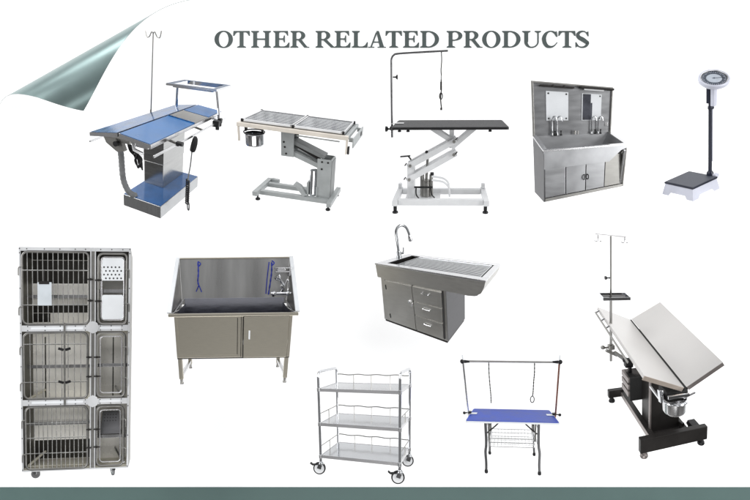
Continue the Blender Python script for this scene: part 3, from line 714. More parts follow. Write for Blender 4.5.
def wire_door(x0,x1,z0,z1,bars,rails,split=None,gasket=None,r=.05,frame='steel_d'):
    path=[(u,-.020,v) for u,v in rrect(x0+.012,x1-.012,z0+.010,z1-.010,r)]
    dr=t.part('cage_door',MB().tube(path,.0085,8,True),frame)
    b=MB()
    for i in range(bars):
        x=x0+.012+(x1-x0-.024)*(i+1)/(bars+1)
        e=.0
        b.tube([(x,-.022,z0+.012),(x,-.022,z1-.012)],.0046,6)
    for z in rails: b.tube([(x0+.012,-.030,z),(x1-.012,-.030,z)],.0052,6)
    t.part('bars',b,'bar',dr)
    gasket=gasket or 'gap'
    if gasket:
        t.part('gasket',MB().tube([(u,-.010,v) for u,v in rrect(x0+.004,x1-.004,z0+.003,z1-.002,r+.01)],.0085,6,True),gasket,dr)
    if split is not None:
        t.part('meeting_bar',MB().box(split-.010,split+.010,-.036,-.024,z0-.06,z1+.09,.003),'steel_d',dr)
        for zz in (z0+.17,z0+.50):
            t.each('latch',MB().beam((split-.062,-.045,zz+.012),(split-.008,-.045,zz-.004),.012,.026).beam((split+.008,-.045,zz-.004),(split+.062,-.045,zz+.012),.012,.026),'black',dr)
    b=MB()
    for zz in (z0+.19*(z1-z0)+.01,z0+.74*(z1-z0)):
        sx=x0-.005
        b.tube(smooth([(sx+.025,-.024,zz+.03),(sx-.012,-.026,zz+.03),(sx-.018,-.026,zz),(sx-.018,-.026,zz-.05)],3),.006,6)
    t.each('hinge',b,'steel_d',dr)
    b=MB()
    for zz in (z0+.33*(z1-z0),z0+.62*(z1-z0)): b.beam((x1-.02,-.034,zz),(x1+.035,-.034,zz),.014,.014).cyl((x1+.01,-.052,zz),(x1+.01,-.03,zz),.012,seg=8)
    t.part('bolt_latch',b,'dkframe',dr)
    return dr
d=wire_door(*doorsB[2],12,(2.02,1.685),gasket='gap')
hc=t.part('card_holder',MB().box(-.365,-.228,-.045,-.036,1.68,1.905,.003),'card')
t.part('card_clip',MB().box(-.35,-.25,-.052,-.0455,1.885,1.915,.003).tube([(-.30,-.048,1.90),(-.30,-.04,2.02)],.004,5),'dkframe',hc)
wire_door(*doorsB[1],9,(1.30,.92),split=-.105)
wire_door(*doorsB[0],13,(.50,.35,.19))
def small_door(x0,x1,z0,z1,panel):
    path=[(u,-.020,v) for u,v in rrect(x0+.012,x1-.012,z0+.010,z1-.010,.045)]
    dr=t.part('cage_door',MB().tube(path,.0085,8,True),'steel_d')
    t.part('gasket',MB().tube([(u,-.009,v) for u,v in rrect(x0+.004,x1-.004,z0+.003,z1-.002,.055)],.0085,6,True),'gap',dr)
    t.part('inner_frame',MB().tube([(u,-.026,v) for u,v in rrect(x0+.045,x1-.04,z0+.05,z1-.045,.03)],.006,8,True),'steel_b',dr)
    b=MB()
    for zz in (z0+.25*(z1-z0),z0+.72*(z1-z0)):
        b.tube(smooth([(x1-.03,-.024,zz+.03),(x1+.01,-.026,zz+.03),(x1+.014,-.026,zz),(x1+.014,-.026,zz-.05)],3),.006,6)
    t.each('hinge',b,'steel_d',dr)
    b=MB()
    for zz in (z0+.33*(z1-z0),z0+.62*(z1-z0)): b.beam((x0-.02,-.034,zz),(x0+.05,-.034,zz),.014,.014).cyl((x0+.015,-.052,zz),(x0+.015,-.03,zz),.012,seg=8)
    t.part('bolt_latch',b,'dkframe',dr)
    return dr
d=small_door(*doorsS[2],True)
vp=t.part('vent_plate',MB().box(.262,.483,-.0245,-.019,1.925,2.145,.006),'frost',d)
b=MB()
for r in range(4):
    for i in range(5):
        x=.285+.038*i+(.019 if r%2 else 0)
        if x<.475: b.cyl((x,-.0262,2.055-.036*r),(x,-.0235,2.055-.036*r),.009,seg=8)
t.part('vent_hole',b,'gap',vp)
t.part('solid_plate',MB().prism(rrect(.265,.480,1.545,1.785,.02),1,-.0245,-.019),'frost',d)
small_door(*doorsS[1],False)
d=small_door(*doorsS[0],False)
vp=t.part('inner_vent_plate',MB().slab([(.25,.08,.36),(.45,.08,.36),(.43,.3,.58),(.25,.3,.58)],(0,.004,.006)),'steel_k')
b=MB()
for r in range(3):
    for i in range(5):
        b.cyl((.28+.03*i,.205+.03*r-.004,.49+.03*r),(.28+.03*i,.205+.03*r+.004,.487+.03*r),.007,seg=6)
t.part('vent_hole',b,'gap',vp)
for x in (-.433,.381): caster(t,x,.06,-.002,.048,wheel='steel_b',tyre='hose',ang=(PI if x<0 else PI*.6),brake=(x>0),drop=.036)

# ================================================================== 7 DOG BATH TUB
t=Thing('bathing_tub','stainless steel pet bath with tall splash back, blue tethers and mixer tap','bath',
        (.027,.0097,.1828),.7465,-1.211,-1.1034,(-.0198,.1612,-.1097),.675)
H_,Ht,db,df,zf,fx,lx=.7912,1.3629,.341,.3526,.3134,.5961,.5685
db,df=df,db     # back at y=+db, front at y=-df
fp=t.part('front_panel',MB().box(-fx,.095,-df,-df+.012,zf,H_-.035,.003),'steel_w')
b=MB().box(-fx+.002,-fx+.03,-df-.003,-df-.0005,zf+.01,H_-.05,.001).box(.045,.075,-df-.006,-df-.0005,zf+.006,H_-.04,.001).box(-fx+.031,.044,-df-.003,-df-.0005,zf+.005,zf+.03,.001)
t.part('panel_seam',b,'steel_w',fp)
t.each('seam_gap_line',MB().box(.038,.0445,-df-.002,-df-.0003,zf+.035,H_-.05).box(.0755,.082,-df-.002,-df-.0003,zf+.006,H_-.04).box(.0955,.104,-df-.001,-df+.006,zf,H_-.036),'dkframe',fp)  # thin dark gap lines beside the panel seams
dr=t.part('door',MB().box(.105,fx-.035,-df-.012,-df+.008,zf-.002,H_-.04,.004),'steel_w')
t.part('handle',MB().box(.155,.172,-df-.024,-df-.0125,.515,.61,.004),'frost',dr)
t.part('corner_post',MB().box(fx-.032,fx,-df-.002,-df+.012,zf,H_-.035,.003),'steel_w')
t.each('cabinet_side',MB().box(-fx,-fx+.010,-df+.013,db-.01,zf,H_-.03).box(fx-.010,fx,-df+.013,db-.01,zf,H_-.03),'steel_w')
t.part('cabinet_bottom',MB().box(-fx+.002,fx-.002,-df+.002,db-.01,zf-.012,zf-.003),'dkframe')
t.part('tub_rim',MB().box(-.65,.65,-df-.02,-df+.025,H_-.034,H_,.006),'steel_w')
# basin
x0,x1,y0,y1=-.585,.585,-df+.026,db-.01
t.each('basin_ledge',MB().box(-.632,-.586,-df+.026,db-.012,H_-.03,H_-.004,.002).box(.586,.632,-df+.026,db-.012,H_-.03,H_-.004,.002),'steel_d')
b=MB().add([(x0,y0,H_-.004),(x1,y0,H_-.004),(x1,y1,H_+.06),(x0,y1,H_+.06),(x0+.02,y0+.01,.50),(x1-.02,y0+.01,.50),(x1-.02,y1-.01,.50),(x0+.02,y1-.01,.50)],[(0,1,5,4),(1,2,6,5),(2,3,7,6),(3,0,4,7),(4,5,6,7)])
t.part('basin',b,'basin')
sb=t.part('splash_back',MB().box(-.632,.632,db-.009,db,H_+.04,Ht-.012,.002),'splash')
t.part('basin_back_wall',MB().box(-.60,.60,db-.02,db-.0095,.52,H_+.115,.002),'basin',sb)
t.part('top_trim',MB().box(-.64,.64,db-.03,db+.006,Ht-.012,Ht+.004,.003),'steel_w',sb)
for s in (-1,1):
    X=.634*s
    sp=t.part('splash_side',MB().prism([(-df+.026,H_-.001),(db-.03,H_-.001),(db-.03,Ht-.013),(db-.05,Ht-.013)],0,X-.005*s,X+.005*s),'steel_d')
    t.part('edge_trim',MB().slab([(X-.014*s,-df+.0,H_+.001),(X+.026*s,-df+.0,H_+.001),(X+.026*s,db-.05,Ht-.008),(X-.014*s,db-.05,Ht-.008)],(0,-.018,.014)),'frost',sp)
b=MB().tube([(-.60,y1-.015,H_+.11),(-.615,y0+.02,H_-.01)],.006,6).tube([(.60,y1-.015,H_+.11),(.615,y0+.02,H_-.01)],.006,6)
t.each('basin_seam',b,'steel_b')
for s in (-1,1):
    for (y,nm) in ((-df+.03,1),(db-.04,0)):
        lg=t.part('leg',MB().box(s*lx-.022,s*lx+.022,y-.022,y+.022,.06 ,zf-.013,.004),'steel_w')
        t.part('levelling_foot',MB().lathe([(.02,0),(.022,.01),(.016,.02),(.016,.059)],(s*lx,y,0),seg=12),'steel_d',lg)
    t.part('side_stretcher',MB().beam((s*lx,-df+.055,.10),(s*lx,db-.065,.10),.035,.035),'steel_b')
for (x,ls) in ((-.42,[(0,1.32),(.0,1.20),(-.01,1.10),(.005,1.04)]),(.425,[(0,1.31),(.005,1.2),(-.005,1.08),(-.02,.94)])):
    b=MB()
    k=smooth([(x+dx,db-.03,z) for dx,z in ls],6)
    b.tube(k,[.006+.004*((i*7)%3)/2 for i in range(len(k))],6)
    b.tube(smooth([(x,db-.03,1.325),(x+.03,db-.035,1.30),(x+.005,db-.03,1.27)],4),.006,6)
    if x<0: b.tube(smooth([(x,db-.03,1.06),(x-.035,db-.035,.985)],2),.006,6).tube(smooth([(x,db-.03,1.06),(x+.03,db-.035,.98)],2),.006,6)
    else: b.tube(smooth([(x-.03,db-.035,1.31),(x-.045,db-.035,1.12),(x-.05,db-.035,.95)],4),.006,6)
    t.part('tether',b,'strap')
# tap set on the right splash side
X=.622
wp=t.part('shelf_rack',MB().box(.45,.618,.10,.20,1.19,1.20,.003).tube([(.45,.10,1.235),(.615,.10,1.235)],.006,6).tube([(.45,.10,1.235),(.45,.20,1.235)],.006,6).box(.60,.62,.10,.22,1.15,1.25,.003).box(.47,.56,.13,.19,1.202,1.245,.008),'steel_b')
mx=t.part('mixer_tap',MB().cyl((.40,.02,.965),(.62,.02,.965),.018,seg=12).cyl((.46,.02,.965),(.42,-.06,.945),.014).ball((.44,.02,.965),.026).ball((.59,.02,.965),.028).tube(smooth([(.52,.02,.98),(.53,.0,1.02),(.50,-.02,1.05)],4),.014,8),'chrome')
hd=t.part('shower_head',MB().lathe([(.012,0),(.018,.02),(.034,.05),(.036,.07)],(.50,.0,1.10),(-.6,-.2,.6),14).tube([(.50,.0,1.10),(.545,.02,1.04)],.012,8),'chrome')
t.part('shower_hose',MB().tube(smooth([(.545,.02,1.04),(.575,.04,1.11),(.60,.04,1.05),(.585,.03,.98)],5),.008,6),'steel_b',hd)

# ================================================================== 8 TREATMENT TABLE WITH SINK
t=Thing('treatment_table','grey steel wet treatment table with grated basin, gooseneck tap, cupboard and three drawers','treatment table',
        (.3812,-.0843,-.6317),.7026,.5533,-.66,(-.1535,.3277,-.1078),.425)
W=.29;H_=.828;cx0,cx1,cw=-.724,.245,.2434
bx0,bx1,bw=-.524,.601,.2227
# rim (four strips)
r=MB().box(-.655,.655,-W,-bw,H_-.018,H_,.004).box(-.655,.655,bw,W,H_-.018,H_,.004).box(-.655,bx0,-bw+.001,bw-.001,H_-.017,H_-.0005,.003).box(bx1,.655,-bw+.001,bw-.001,H_-.017,H_-.0005,.003)
t.part('top_rim',r,'steel_b')
poly=[(-.648,H_-.019),(-.648,.655),(.50,.655),(.565,.665),(.615,.70),(.640,.76),(.648,H_-.019)]
t.part('basin_shell',MB().prism(poly,1,-W+.006,-W+.014).prism(poly,1,W-.014,W-.006).box(-.648,-.640,-W+.015,W-.015,.66,H_-.019),'steel_t')
b=MB()
en=[(.50,.655),(.565,.665),(.615,.70),(.640,.76),(.648,H_-.019)]
for i in range(4):
    (xa,za),(xb,zb_)=en[i],en[i+1]
    b.slab([(xa,-W+.0145,za),(xb,-W+.0145,zb_),(xb,W-.0145,zb_),(xa,W-.0145,za)],(-.004,0,.004))
t.part('basin_end',b,'steel_t')
t.part('basin_floor',MB().box(-.63,.58,-W+.016,W-.016,.665,.675),'basin')
t.each('basin_wall',MB().box(bx0-.004,bx0,-bw,bw,.68,H_-.018).box(bx1,bx1+.004,-bw,bw,.70,H_-.018).box(bx0,bx1,bw,bw+.004,.68,H_-.018).box(bx0,bx1,-bw-.004,-bw,.68,H_-.018),'dkframe')
# grate
gx0,gx1=-.40,bx1-.018
g=t.part('grate',MB().box(gx0,gx1,-bw+.012,-bw+.024,H_-.022,H_-.010).box(gx0,gx1,bw-.024,bw-.012,H_-.022,H_-.010).box(gx0,gx0+.01,-bw+.025,bw-.025,H_-.022,H_-.010).box(gx1-.01,gx1,-bw+.025,bw-.025,H_-.022,H_-.010),'steel_h')
b=MB();n=13
for i in range(n):
    y=-bw+.034+(2*bw-.068)*i/(n-1)
    b.box(gx0+.011,gx1-.011,y-.0092,y+.0092,H_-.028,H_-.013,.001)
for i in range(8):
    x=gx0+.06+(gx1-gx0-.12)*i/7
    b.box(x-.004,x+.004,-bw+.026,bw-.026,H_-.034,H_-.0255)
t.part('grate_bars',b,'steel_h',g)
t.part('grate_pan',MB().box(gx0,gx1,-bw+.006,bw-.006,H_-.06,H_-.05),'gap',g)
# cabinet
t.part('cabinet',MB().prism([(-.712,.03),(cx1,.03),(cx1,.654),(-.650,.654)],1,-cw+.008,cw),'steel_t')
t.part('shaded_end_panel',MB().box(cx1+.0005,cx1+.004,-cw+.012,cw-.004,.032,.650),'steel_k')  # added dark sheet: shade of the cabinet side put into its colour
t.part('plinth',MB().box(-.704,cx1-.004,-cw+.012,cw-.01,0,.0295,.002),'dkframe')
x0=cx0+.082
dr=t.part('door',MB().box(-.585,-.175,-cw-.006,-cw+.007,.055,.61,.004),'steel_t')
t.each('door_gap',MB().box(-.59,-.588,-cw+.002,-cw+.0075,.05,.615).box(-.172,-.168,-cw+.002,-cw+.0075,.03,.62),'gap')
b=MB()
for z in (.525,.125): b.box(-.580,-.568,-cw-.012,-cw-.0065,z-.03,z+.03,.002)
t.each('hinge',b,'gap',dr)
t.part('knob',MB().box(-.235,-.205,-cw-.02,-cw-.0065,.40,.425,.004).box(-.19,-.18,-cw-.02,-cw-.0065,.36,.40,.003),'chrome',dr)
for (z0,z1,zh) in ((.435,.610,.560),(.255,.425,.375),(.055,.245,.180)):
    d=t.part('drawer',MB().box(-.165,.200,-cw-.006,-cw+.007,z0,z1,.004),'steel_t')
    t.part('handle',MB().tube(smooth([(-.03,-cw-.006,zh),(-.03,-cw-.022,zh-.004),(.045,-cw-.022,zh-.004),(.045,-cw-.006,zh)],4),.0055,6),'chrome',d)
t.part('corner_strip',MB().box(.205,.217,-cw-.002,-cw+.0075,.05,.625,.001),'gap')
# tap
X=-.60;Y=.055
fb=t.part('tap',MB().lathe([(.034,0),(.036,.012),(.028,.03),(.026,.075),(.022,.085)],(X,Y,H_),seg=18).cyl((X,Y,H_+.05),(X+.01,Y+.07,H_+.05),.018).tube([(X+.01,Y+.075,H_+.05),(X+.012,Y+.085,H_+.12)],.008,8).tube(smooth([(X,Y,H_+.08),(X,Y,H_+.22),(X,Y+.0,H_+.33),(X+.01,Y+.03,H_+.385),(X+.03,Y+.085,H_+.405),(X+.045,Y+.14,H_+.375),(X+.052,Y+.17,H_+.31),(X+.053,Y+.178,H_+.27)],6),.0175,10),'tapm')
t.part('spray_head',MB().lathe([(.016,0),(.022,.012),(.030,.05),(.030,.075),(.022,.085)],(X+.053,Y+.177,H_+.275),(.05,.12,-1),14),'steel_b',fb)

# ================================================================== 9 TROLLEY
t=Thing('instrument_trolley','three tier stainless steel trolley with wire guard rails and looped handles on white casters','trolley',
        (.0086,-.0115,-.3054),.8105,-.0754,-1.8877,(-.0502,.128,-.0417),.425)
X=.42;W=.2373;Z=[.8786,.53,.1952];HH=1.043
for s in (-1,1):
    pts=[(s*X,-W,.12),(s*X,-W,.5),(s*X,-W,HH-.055),(s*X,-W+.012,HH-.02),(s*X,-W+.045,HH),(s*X,0,HH),(s*X,W-.045,HH),(s*X,W-.012,HH-.02),(s*X,W,HH-.055),(s*X,W,.5),(s*X,W,.12)]
    arc=lambda cy_,a0,a1:[(s*X,cy_+.05*math.cos(math.radians(a)),HH-.05+.05*math.sin(math.radians(a))) for a in range(a0,a1,-15)]
    pts=[(s*X,-W,.12),(s*X,-W,.5),(s*X,-W,HH-.06)]+arc(-W+.05,180,75)+arc(W-.05,90,-15)+[(s*X,W,HH-.06),(s*X,W,.5),(s*X,W,.12)]
    fr=t.part('post_frame',MB().tube(pts,.0145,12),'chrome')
    b=MB()
    for z in Z+[.93]:
        if z==.93: continue
        for y in (-W,W): b.cyl((s*X,y,z-.03),(s*X,y,z+.006),.019,seg=12)
    t.part('collar',b,'steel_b',fr)
for z in Z:
    sh=t.part('shelf',MB().box(-X+.012,X-.012,-W+.004,W-.004,z-.006,z,.002),'shelf')
    t.part('shelf_edge',MB().box(-X+.016,X-.016,-W-.002,-W+.0035,z-.030,z+.003,.002).box(-X+.016,X-.016,W-.0035,W+.002,z-.030,z+.003,.002).box(-X-.002,-X+.0115,-W+.016,W-.016,z-.030,z+.003,.002).box(X-.0115,X+.002,-W+.016,W-.016,z-.030,z+.003,.002),'steel_b',sh)
for i,z in enumerate(Z):
    zr_=z+.092
    wav=[(x,W,zr_+.004*math.sin(x*29)) for x in [-X+.01+(2*X-.02)*k/40 for k in range(41)]]
    b=MB().tube(wav,.0056,6)
    for x in (-.214,-.008,.206): b.tube([(x,W,z),(x,W,zr_+.004)],.0055,6)
    if i>0:
        for s in (-1,1):
            b.tube([(s*X,-W,zr_),(s*X,W,zr_)],.0045,6).tube([(s*X,0,z),(s*X,0,zr_)],.0055,6)
    t.part('guard_rail',b,'steel_d')
for (x,y) in ((-X,-W),(X,-W),(X,W),(-X,W)):
    caster(t,x,y,.125,.066,wheel='white',tyre='black',ang=.25,brake=(y<0),drop=.068)

# ================================================================== 10 BLUE FOLDING GROOMING TABLE
t=Thing('folding_grooming_table','blue topped folding grooming table with overhead bar, two hanging leashes and wire basket underneath','grooming table',
        (.1208,-.0393,-.1705),.616,1.1763,-1.8403,(-.0039,.2518,-.1222),.39)
W=.2984;H_=.7075
tt=t.part('tabletop',MB().prism(rrect(-.543,.543,-W+.006,W-.006,.025),2,H_-.022,H_),'bluetop')
t.part('edge_trim',MB().prism(rrect(-.552,.552,-W,W,.03),2,H_-.026,H_-.006),'frost',tt)
AX,AY=.57,.02
for s in (-1,1):
    p=t.part('upright_post',MB().tube([(s*AX,AY,.60 if s<0 else .68),(s*(AX+.006),AY,1.345)],.0115,10),'chrome' if s<0 else 'copper')
    t.part('post_tip',MB().tube([(s*(AX+.006),AY,1.345),(s*(AX+.006),AY,1.42)],.008,8),'frost',p)
    t.part('post_clamp',MB().box(s*(AX-.02)-.02,s*(AX-.02)+.02,AY-.03,AY+.03,H_+.001,H_+.03,.006).cyl((s*AX,AY,H_+.012),(s*(AX+.055),AY,H_+.006),.008).ball((s*(AX+.055),AY,H_+.006),.02),'black',p)
    t.part('clamp_plate',MB().box(s*.50-.045,s*.50+.045,AY-.035,AY+.03,H_+.001,H_+.007,.002),'frost',p)
ob=t.part('overhead_bar',MB().tube([(-AX-.01,AY,1.348),(AX+.01,AY,1.342)],.011,10),'steel_d')
b=MB()
for s in (-1,1): b.ball((s*(AX+.016),AY,1.345),.026).cyl((s*(AX-.01),AY,1.345),(s*(AX-.075),AY,1.345),.019,.012,12)
t.part('bar_joint',b,'black',ob)
k=smooth([(-.262,AY,1.345),(-.266,AY,1.2),(-.262,AY,1.05),(-.258,AY,.95),(-.260,AY,.85)],10)
t.part('leash',MB().tube(k,[.0055+.0025*(i%3==0) for i in range(len(k))],6),'dkframe')
k=smooth([(.285,AY,1.345),(.287,AY,1.22),(.280,AY,1.12),(.276,AY,1.0),(.270,AY,.945)],10)
b=MB().tube(k,[.0055+.003*(i%3==0) for i in range(len(k))],6).tube([(.268+.024*math.sin(a*PI/9),AY,.905+.040*math.cos(a*PI/9)) for a in range(18)],.0055,6,True)
t.part('leash',b,'dkframe')
LX=.335
for s in (-1,1):
    for y in (-.2666,.2666):
        lg=t.part('leg',MB().tube(smooth([(s*.315,y,H_-.033),(s*.318,y,.5),(s*.325,y,.38),(s*.338,y,.30),(s*LX*1.01,y,.15),(s*LX*1.03,y,.035)],4),.0165,10),'steel_k')
        t.part('leg_tip',MB().lathe([(.02,0),(.024,.012),(.022,.04),(.015,.055)],(s*LX*1.03,y,0),seg=12),'black',lg)
    t.part('leg_crossbar',MB().tube([(s*.318,-.2666,.60),(s*.318,.2666,.60)],.009,8).tube([(s*.324,-.2666,.39),(s*.324,.2666,.39)],.009,8),'chrome')
    for y in (-.18,.14):
        t.part('folding_brace',MB().tube(smooth([(s*.14,y,H_-.034),(s*.20,y,.615),(s*.27,y,.555),(s*.312,y,.52)],3),.009,8),'dkframe')
        t.part('inner_leg_tube',MB().tube([(s*.288,y,H_-.034),(s*.292,y,.42)],.011,8),'steel_d')
b=MB();bx,by,z0,z1=.285,.18,.335,.445
for z in (z0,(z0+z1)/2,z1): b.tube([(-bx,-by,z),(bx,-by,z),(bx,by,z),(-bx,by,z)],.0042,6,True)
for i in range(13):
    x=-bx+2*bx*i/12
    b.tube([(x,-by,z1),(x,-by,z0),(x,by,z0),(x,by,z1)],.0030,5)
for i in range(1,5):
    y=-by+2*by*i/5
    b.tube([(-bx,y,z1),(-bx,y,z0),(bx,y,z0),(bx,y,z1)],.0030,5)
t.part('wire_basket',b,'steel_b')

# ================================================================== 11 V-TOP TABLE
t=Thing('v_top_table','veterinary table with pale V shaped twin top, black column base, hanging bucket and drip pole','operating table',
        (.3393,-.1223,-1.5243),.8294,2.4077,-1.4911,(-.1006,.1321,.0027),.5)
H_,w,aL,tl,aR=.841,.403,.47,.107,.596
xo=-.069
def tp(x,y,z):
    c,s=math.cos(tl),math.sin(tl); return Vector((xo+x*c+z*s,y,H_-x*s+z*c))
def wing(sgn,ang,d0,d1,h0,h1,x0=-.65,x1=.65):
    c,s=math.cos(ang),math.sin(ang)
    def P(x,d,h): return tp(x,sgn*(d*c-h*s),d*s+h*c)
    return MB().slab([P(x0,d0,h0),P(x1,d0,h0),P(x1,d1,h0),P(x0,d1,h0)],P(0,d0,h1)-P(0,d0,h0))
for sg,an in ((-1,aL),(1,aR)):
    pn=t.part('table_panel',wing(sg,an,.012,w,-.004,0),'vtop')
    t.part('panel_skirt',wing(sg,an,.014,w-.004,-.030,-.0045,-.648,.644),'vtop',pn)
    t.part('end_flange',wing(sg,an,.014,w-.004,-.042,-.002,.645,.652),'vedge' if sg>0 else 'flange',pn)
b=MB().slab([tp(-.65,-.010,-.03),tp(.65,-.010,-.03),tp(.65,.010,-.03),tp(-.65,.010,-.03)],(0,0,.030))
t.part('centre_gap',b,'gap')
t.part('top_frame',MB().slab([tp(-.5,-.08,-.10),tp(.56,-.08,-.10),tp(.56,.08,-.10),tp(-.5,.08,-.10)],(0,0,.05)),'dkframe')
# column
ccx,cc=.214,.138
cl=t.part('column',MB().box(-.02,ccx-.002,-cc,cc,.06,.70,.005),'dkframe')
t.part('column_edge',MB().box(ccx-.03,ccx+.004,-cc-.016,-cc-.001,.06,.68,.003),'vedge',cl)
t.each('bolt',MB().cyl((ccx,.03,.26),(ccx+.010,.03,.26),.014,seg=8).cyl((ccx,-.06,.62),(ccx+.01,-.06,.62),.012,seg=8),'steel_b',cl)
b=MB()
for z in (.345,.425,.50): b.box(-.22,-.03,-.27,-.06,z,z+.06,.008)
t.part('lift_housing',b,'vedge')
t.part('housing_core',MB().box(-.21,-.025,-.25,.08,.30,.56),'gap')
t.part('lift_arm',MB().beam((-.30,-.10,.20),(.05,-.10,.36),.05,.05).beam((-.30,.10,.20),(.05,.10,.36),.05,.05),'dkframe')
# base
t.part('front_beam',MB().box(.375,.43,-.322,.319,.06,.205,.006),'dkframe')
for y in (-.28,.27): t.part('foot',MB().lathe([(.032,0),(.036,.01),(.032,.03),(.018,.04),(.018,.062)],(.40,y,0),seg=14),'vedge' if y<0 else 'black')
t.part('rear_beam',MB().box(-.53,-.475,-.319,.319,.06,.15,.006),'dkframe')
for y in (-.28,.28): t.part('foot',MB().lathe([(.032,0),(.034,.01),(.028,.03),(.018,.04),(.018,.062)],(-.50,y,0),seg=14),'black')
for y in (-.165,.16):
    lb=t.part('long_beam',MB().beam((-.474,y,.10),(.374,y,.10),.05,.06),'dkframe')
    if y<0: t.part('beam_face',MB().beam((-.47,y-.027,.10),(.37,y-.027,.10),.004,.055),'vedge',lb)
t.part('base_plate',MB().box(-.05,.24,-.13,.135,.06,.072,.002).box(.24,.30,-.138,.134,.08,.11,.004),'dkframe')
pd=t.part('foot_pedal',MB().box(.25,.41,.19,.28,.135,.17,.012).box(.26,.40,.195,.275,.171,.19,.01).box(.27,.37,.2,.27,.08,.134),'black')
t.part('pedal_arm',MB().beam((.26,.16,.14),(.10,.12,.14),.03,.03),'dkframe',pd)
# bucket
bc=Vector((.56,-.085,.545))
bk=t.part('bucket',MB().lathe([(.001,0),(.085,0),(.096,.02),(.100,.13),(.106,.135),(.098,.137),(.09,.02),(.001,.012)],bc,seg=30),'steel_b')
t.part('bucket_ring',MB().tube([bc+V(.108*math.cos(a*PI/12),.108*math.sin(a*PI/12),.125) for a in range(24)],.007,6,True).tube([bc+V(.10*math.cos(a),.10*math.sin(a),.125) for a in (0,.3)],.008,6),'chrome',bk)
t.part('bucket_hanger',MB().beam(bc+V(0,-.115,.11),bc+V(-.03,-.115,.21),.03,.05).beam(bc+V(-.0,-.115,.12),bc+V(-.24,-.11,.12),.02,.02).beam(bc+V(.05,.05,.15),bc+V(.05,.16,.19),.014,.014).beam(bc+V(.06,-.09,.185),bc+V(.06,.10,.185),.02,.03),'chrome',bk)
t.part('painted_shade_block',MB().box(.36,.54,-.14,.05,.62,.72,.01),'gap')  # dark block, its colour stands in for shade under the top
# drip pole
P0=Vector((-.341,-.333,.60));P1=Vector((-.341,-.322,1.985))
dp=t.part('drip_pole',MB().tube([P0,(P0+P1)/2],.012,10).tube([(P0+P1)/2,P1],.009,10),'steel_d')
t.part('pole_knob',MB().cyl((-.341,-.33,1.54),(-.341,-.375,1.54),.007).lathe([(.012,0),(.020,.008),(.020,.02)],(-.341,-.362,1.54),(0,-1,0),12),'black',dp)
b=MB().tube([(-.341,-.465,1.997),(-.341,-.178,1.987)],.0075,8)
for y in (-.44,-.19): b.tube(smooth([(-.341,y,1.99),(-.341,y,1.95),(-.341,y-.012,1.925),(-.341,y-.035,1.93)],4),.005,6).tube(smooth([(-.341,y,1.95),(-.341,y+.012,1.925),(-.341,y+.03,1.93)],4),.005,6)
t.part('hook_bar',b,'steel_b',dp)
y0,y1,xa,xb,z=-.425,-.165,-.41,-.25,1.325
tr=t.part('instrument_tray',MB().box(xa,xb,y0,y1,z-.004,z,.001).box(xa,xa+.006,y0,y1,z+.001,z+.03).box(xb-.006,xb,y0,y1,z+.001,z+.03).box(xa+.007,xb-.007,y0,y0+.006,z+.001,z+.03).box(xa+.007,xb-.007,y1-.006,y1,z+.001,z+.03),'chrome')
t.part('tray_contents',MB().box(xa+.02,xb-.02,y0+.02,y1-.03,z+.001,z+.02,.004),'dkframe',tr)
t.part('tray_clamp',MB().box(-.36,-.32,-.36,-.30,z-.03,z-.005,.004).box(-.345,-.335,-.345,-.32,z+.03,z+.05),'dkframe',tr)
b=MB().box(-.37,-.31,-.36,-.30,.74,.79,.008).cyl((-.341,-.33,.76),(-.341,-.41,.76),.010).ball((-.341,-.41,.765),.022).beam((-.341,-.38,.73),(-.341,-.27,.66),.03,.03).beam((-.341,-.30,.70),(-.2,-.22,.66),.03,.03)
t.part('pole_clamp',b,'steel_d')
t.part('clamp_knob',MB().ball((-.20,-.235,.67),.03).box(-.22,-.15,-.25,-.17,.60,.69,.012).beam((-.15,-.21,.62),(-.14,-.21,.50),.03,.04).ball((-.15,-.22,.50),.025),'black')
t.part('side_rail',wing(-1,aL,w+.014,w+.020,-.060,-.042,-.60,.40),'steel_d')
b=MB()
for x in (-.55,-.36,-.2): 
    q=tp(x,-(w+.012)*math.cos(aL),(w+.012)*math.sin(aL)); b.cyl(q,q+V(0,-.03,-.02),.010,seg=8)
t.each('rail_stud',b,'steel_b')

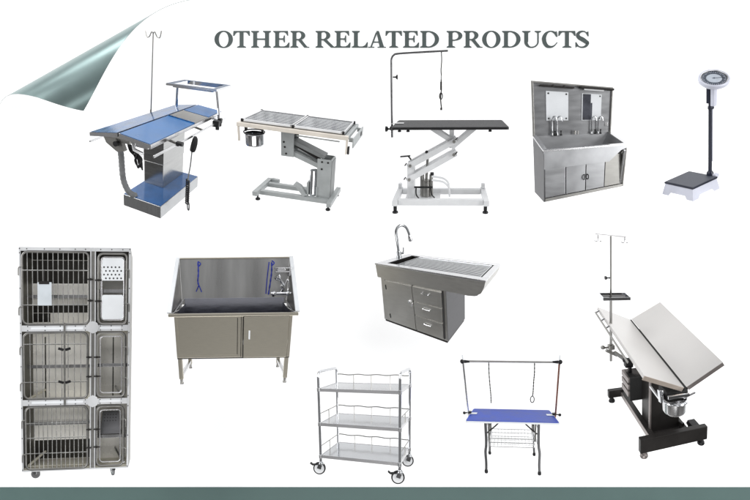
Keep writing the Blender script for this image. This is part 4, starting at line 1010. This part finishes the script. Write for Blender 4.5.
# ================================================================== LIGHT, WORLD, CAMERA
wd=bpy.data.worlds.new('World');S.world=wd;wd.use_nodes=True
nt=wd.node_tree;N=nt.nodes;L=nt.links;bg=N['Background']
tc=N.new('ShaderNodeTexCoord');sx=N.new('ShaderNodeSeparateXYZ');L.new(tc.outputs['Generated'],sx.inputs[0])
rp=N.new('ShaderNodeValToRGB');e=rp.color_ramp.elements
mr=N.new('ShaderNodeMapRange');mr.inputs['From Min'].default_value=-1;mr.inputs['From Max'].default_value=1
L.new(sx.outputs['Z'],mr.inputs['Value']);L.new(mr.outputs['Result'],rp.inputs['Fac'])
e[0].position=0;e[0].color=(.30,.29,.28,1);e[1].position=1;e[1].color=(1.25,1.27,1.3,1)
for p,c in ((.40,.34),(.50,.62),(.60,.95),(.78,1.25)):
    k=e.new(p);k.color=(c,c,c*1.01,1)
nz=N.new('ShaderNodeTexNoise');nz.inputs['Scale'].default_value=2.2;nz.inputs['Detail'].default_value=3;wm=N.new('ShaderNodeMapping');wm.inputs['Scale'].default_value=(1,1,.32);L.new(tc.outputs['Generated'],wm.inputs['Vector']);L.new(wm.outputs['Vector'],nz.inputs['Vector'])
nr=N.new('ShaderNodeMapRange');nr.inputs['From Min'].default_value=.42;nr.inputs['From Max'].default_value=.58;nr.inputs['To Min'].default_value=.30;nr.inputs['To Max'].default_value=1.55
L.new(nz.outputs['Fac'],nr.inputs['Value'])
mx=N.new('ShaderNodeMixRGB');mx.blend_type='MULTIPLY';mx.inputs['Fac'].default_value=1
L.new(rp.outputs['Color'],mx.inputs['Color1']);L.new(nr.outputs['Result'],mx.inputs['Color2'])
L.new(mx.outputs['Color'],bg.inputs['Color']);bg.inputs['Strength'].default_value=.85
def area(name,loc,target,size,power):
    l=bpy.data.lights.new(name,'AREA');l.shape='RECTANGLE';l.size=size[0];l.size_y=size[1];l.energy=power
    o=bpy.data.objects.new(name,l);C.objects.link(o);o.location=loc
    o.rotation_euler=(Vector(target)-Vector(loc)).to_track_quat('-Z','Y').to_euler();return o
area('added_left_softbox',(-8.5,-6.2,1.6),(.6,0,-.2),(3.5,5),400)  # added unseen lamp, one of a side pair lighting the page evenly
area('added_right_softbox',(8.5,-6.6,.2),(-.6,0,-.4),(3.5,5),520)  # added unseen lamp, the other half of the side pair
area('added_top_softbox',(-6.2,-4.2,7.8),(-2.3,-.3,1.6),(3.6,2.6),330)  # added unseen lamp for a highlight along the page curl
area('added_low_softbox',(0,-6.5,-6.0),(0,0,-1.0),(6,2.5),200)  # added unseen lamp to lift the lower middle of the page

cam=bpy.data.cameras.new('camera');co=bpy.data.objects.new('camera',cam);C.objects.link(co)
co.location=(0,-D,0);co.rotation_euler=(PI/2,0,0);cam.sensor_width=36;cam.sensor_fit='HORIZONTAL';cam.angle=2*math.atan(3.75/D);cam.clip_end=100;cam.clip_start=.1
S.camera=co
S.view_settings.view_transform='Standard';S.view_settings.look='None';S.view_settings.exposure=0;S.view_settings.gamma=1
S.cycles.max_bounces=8
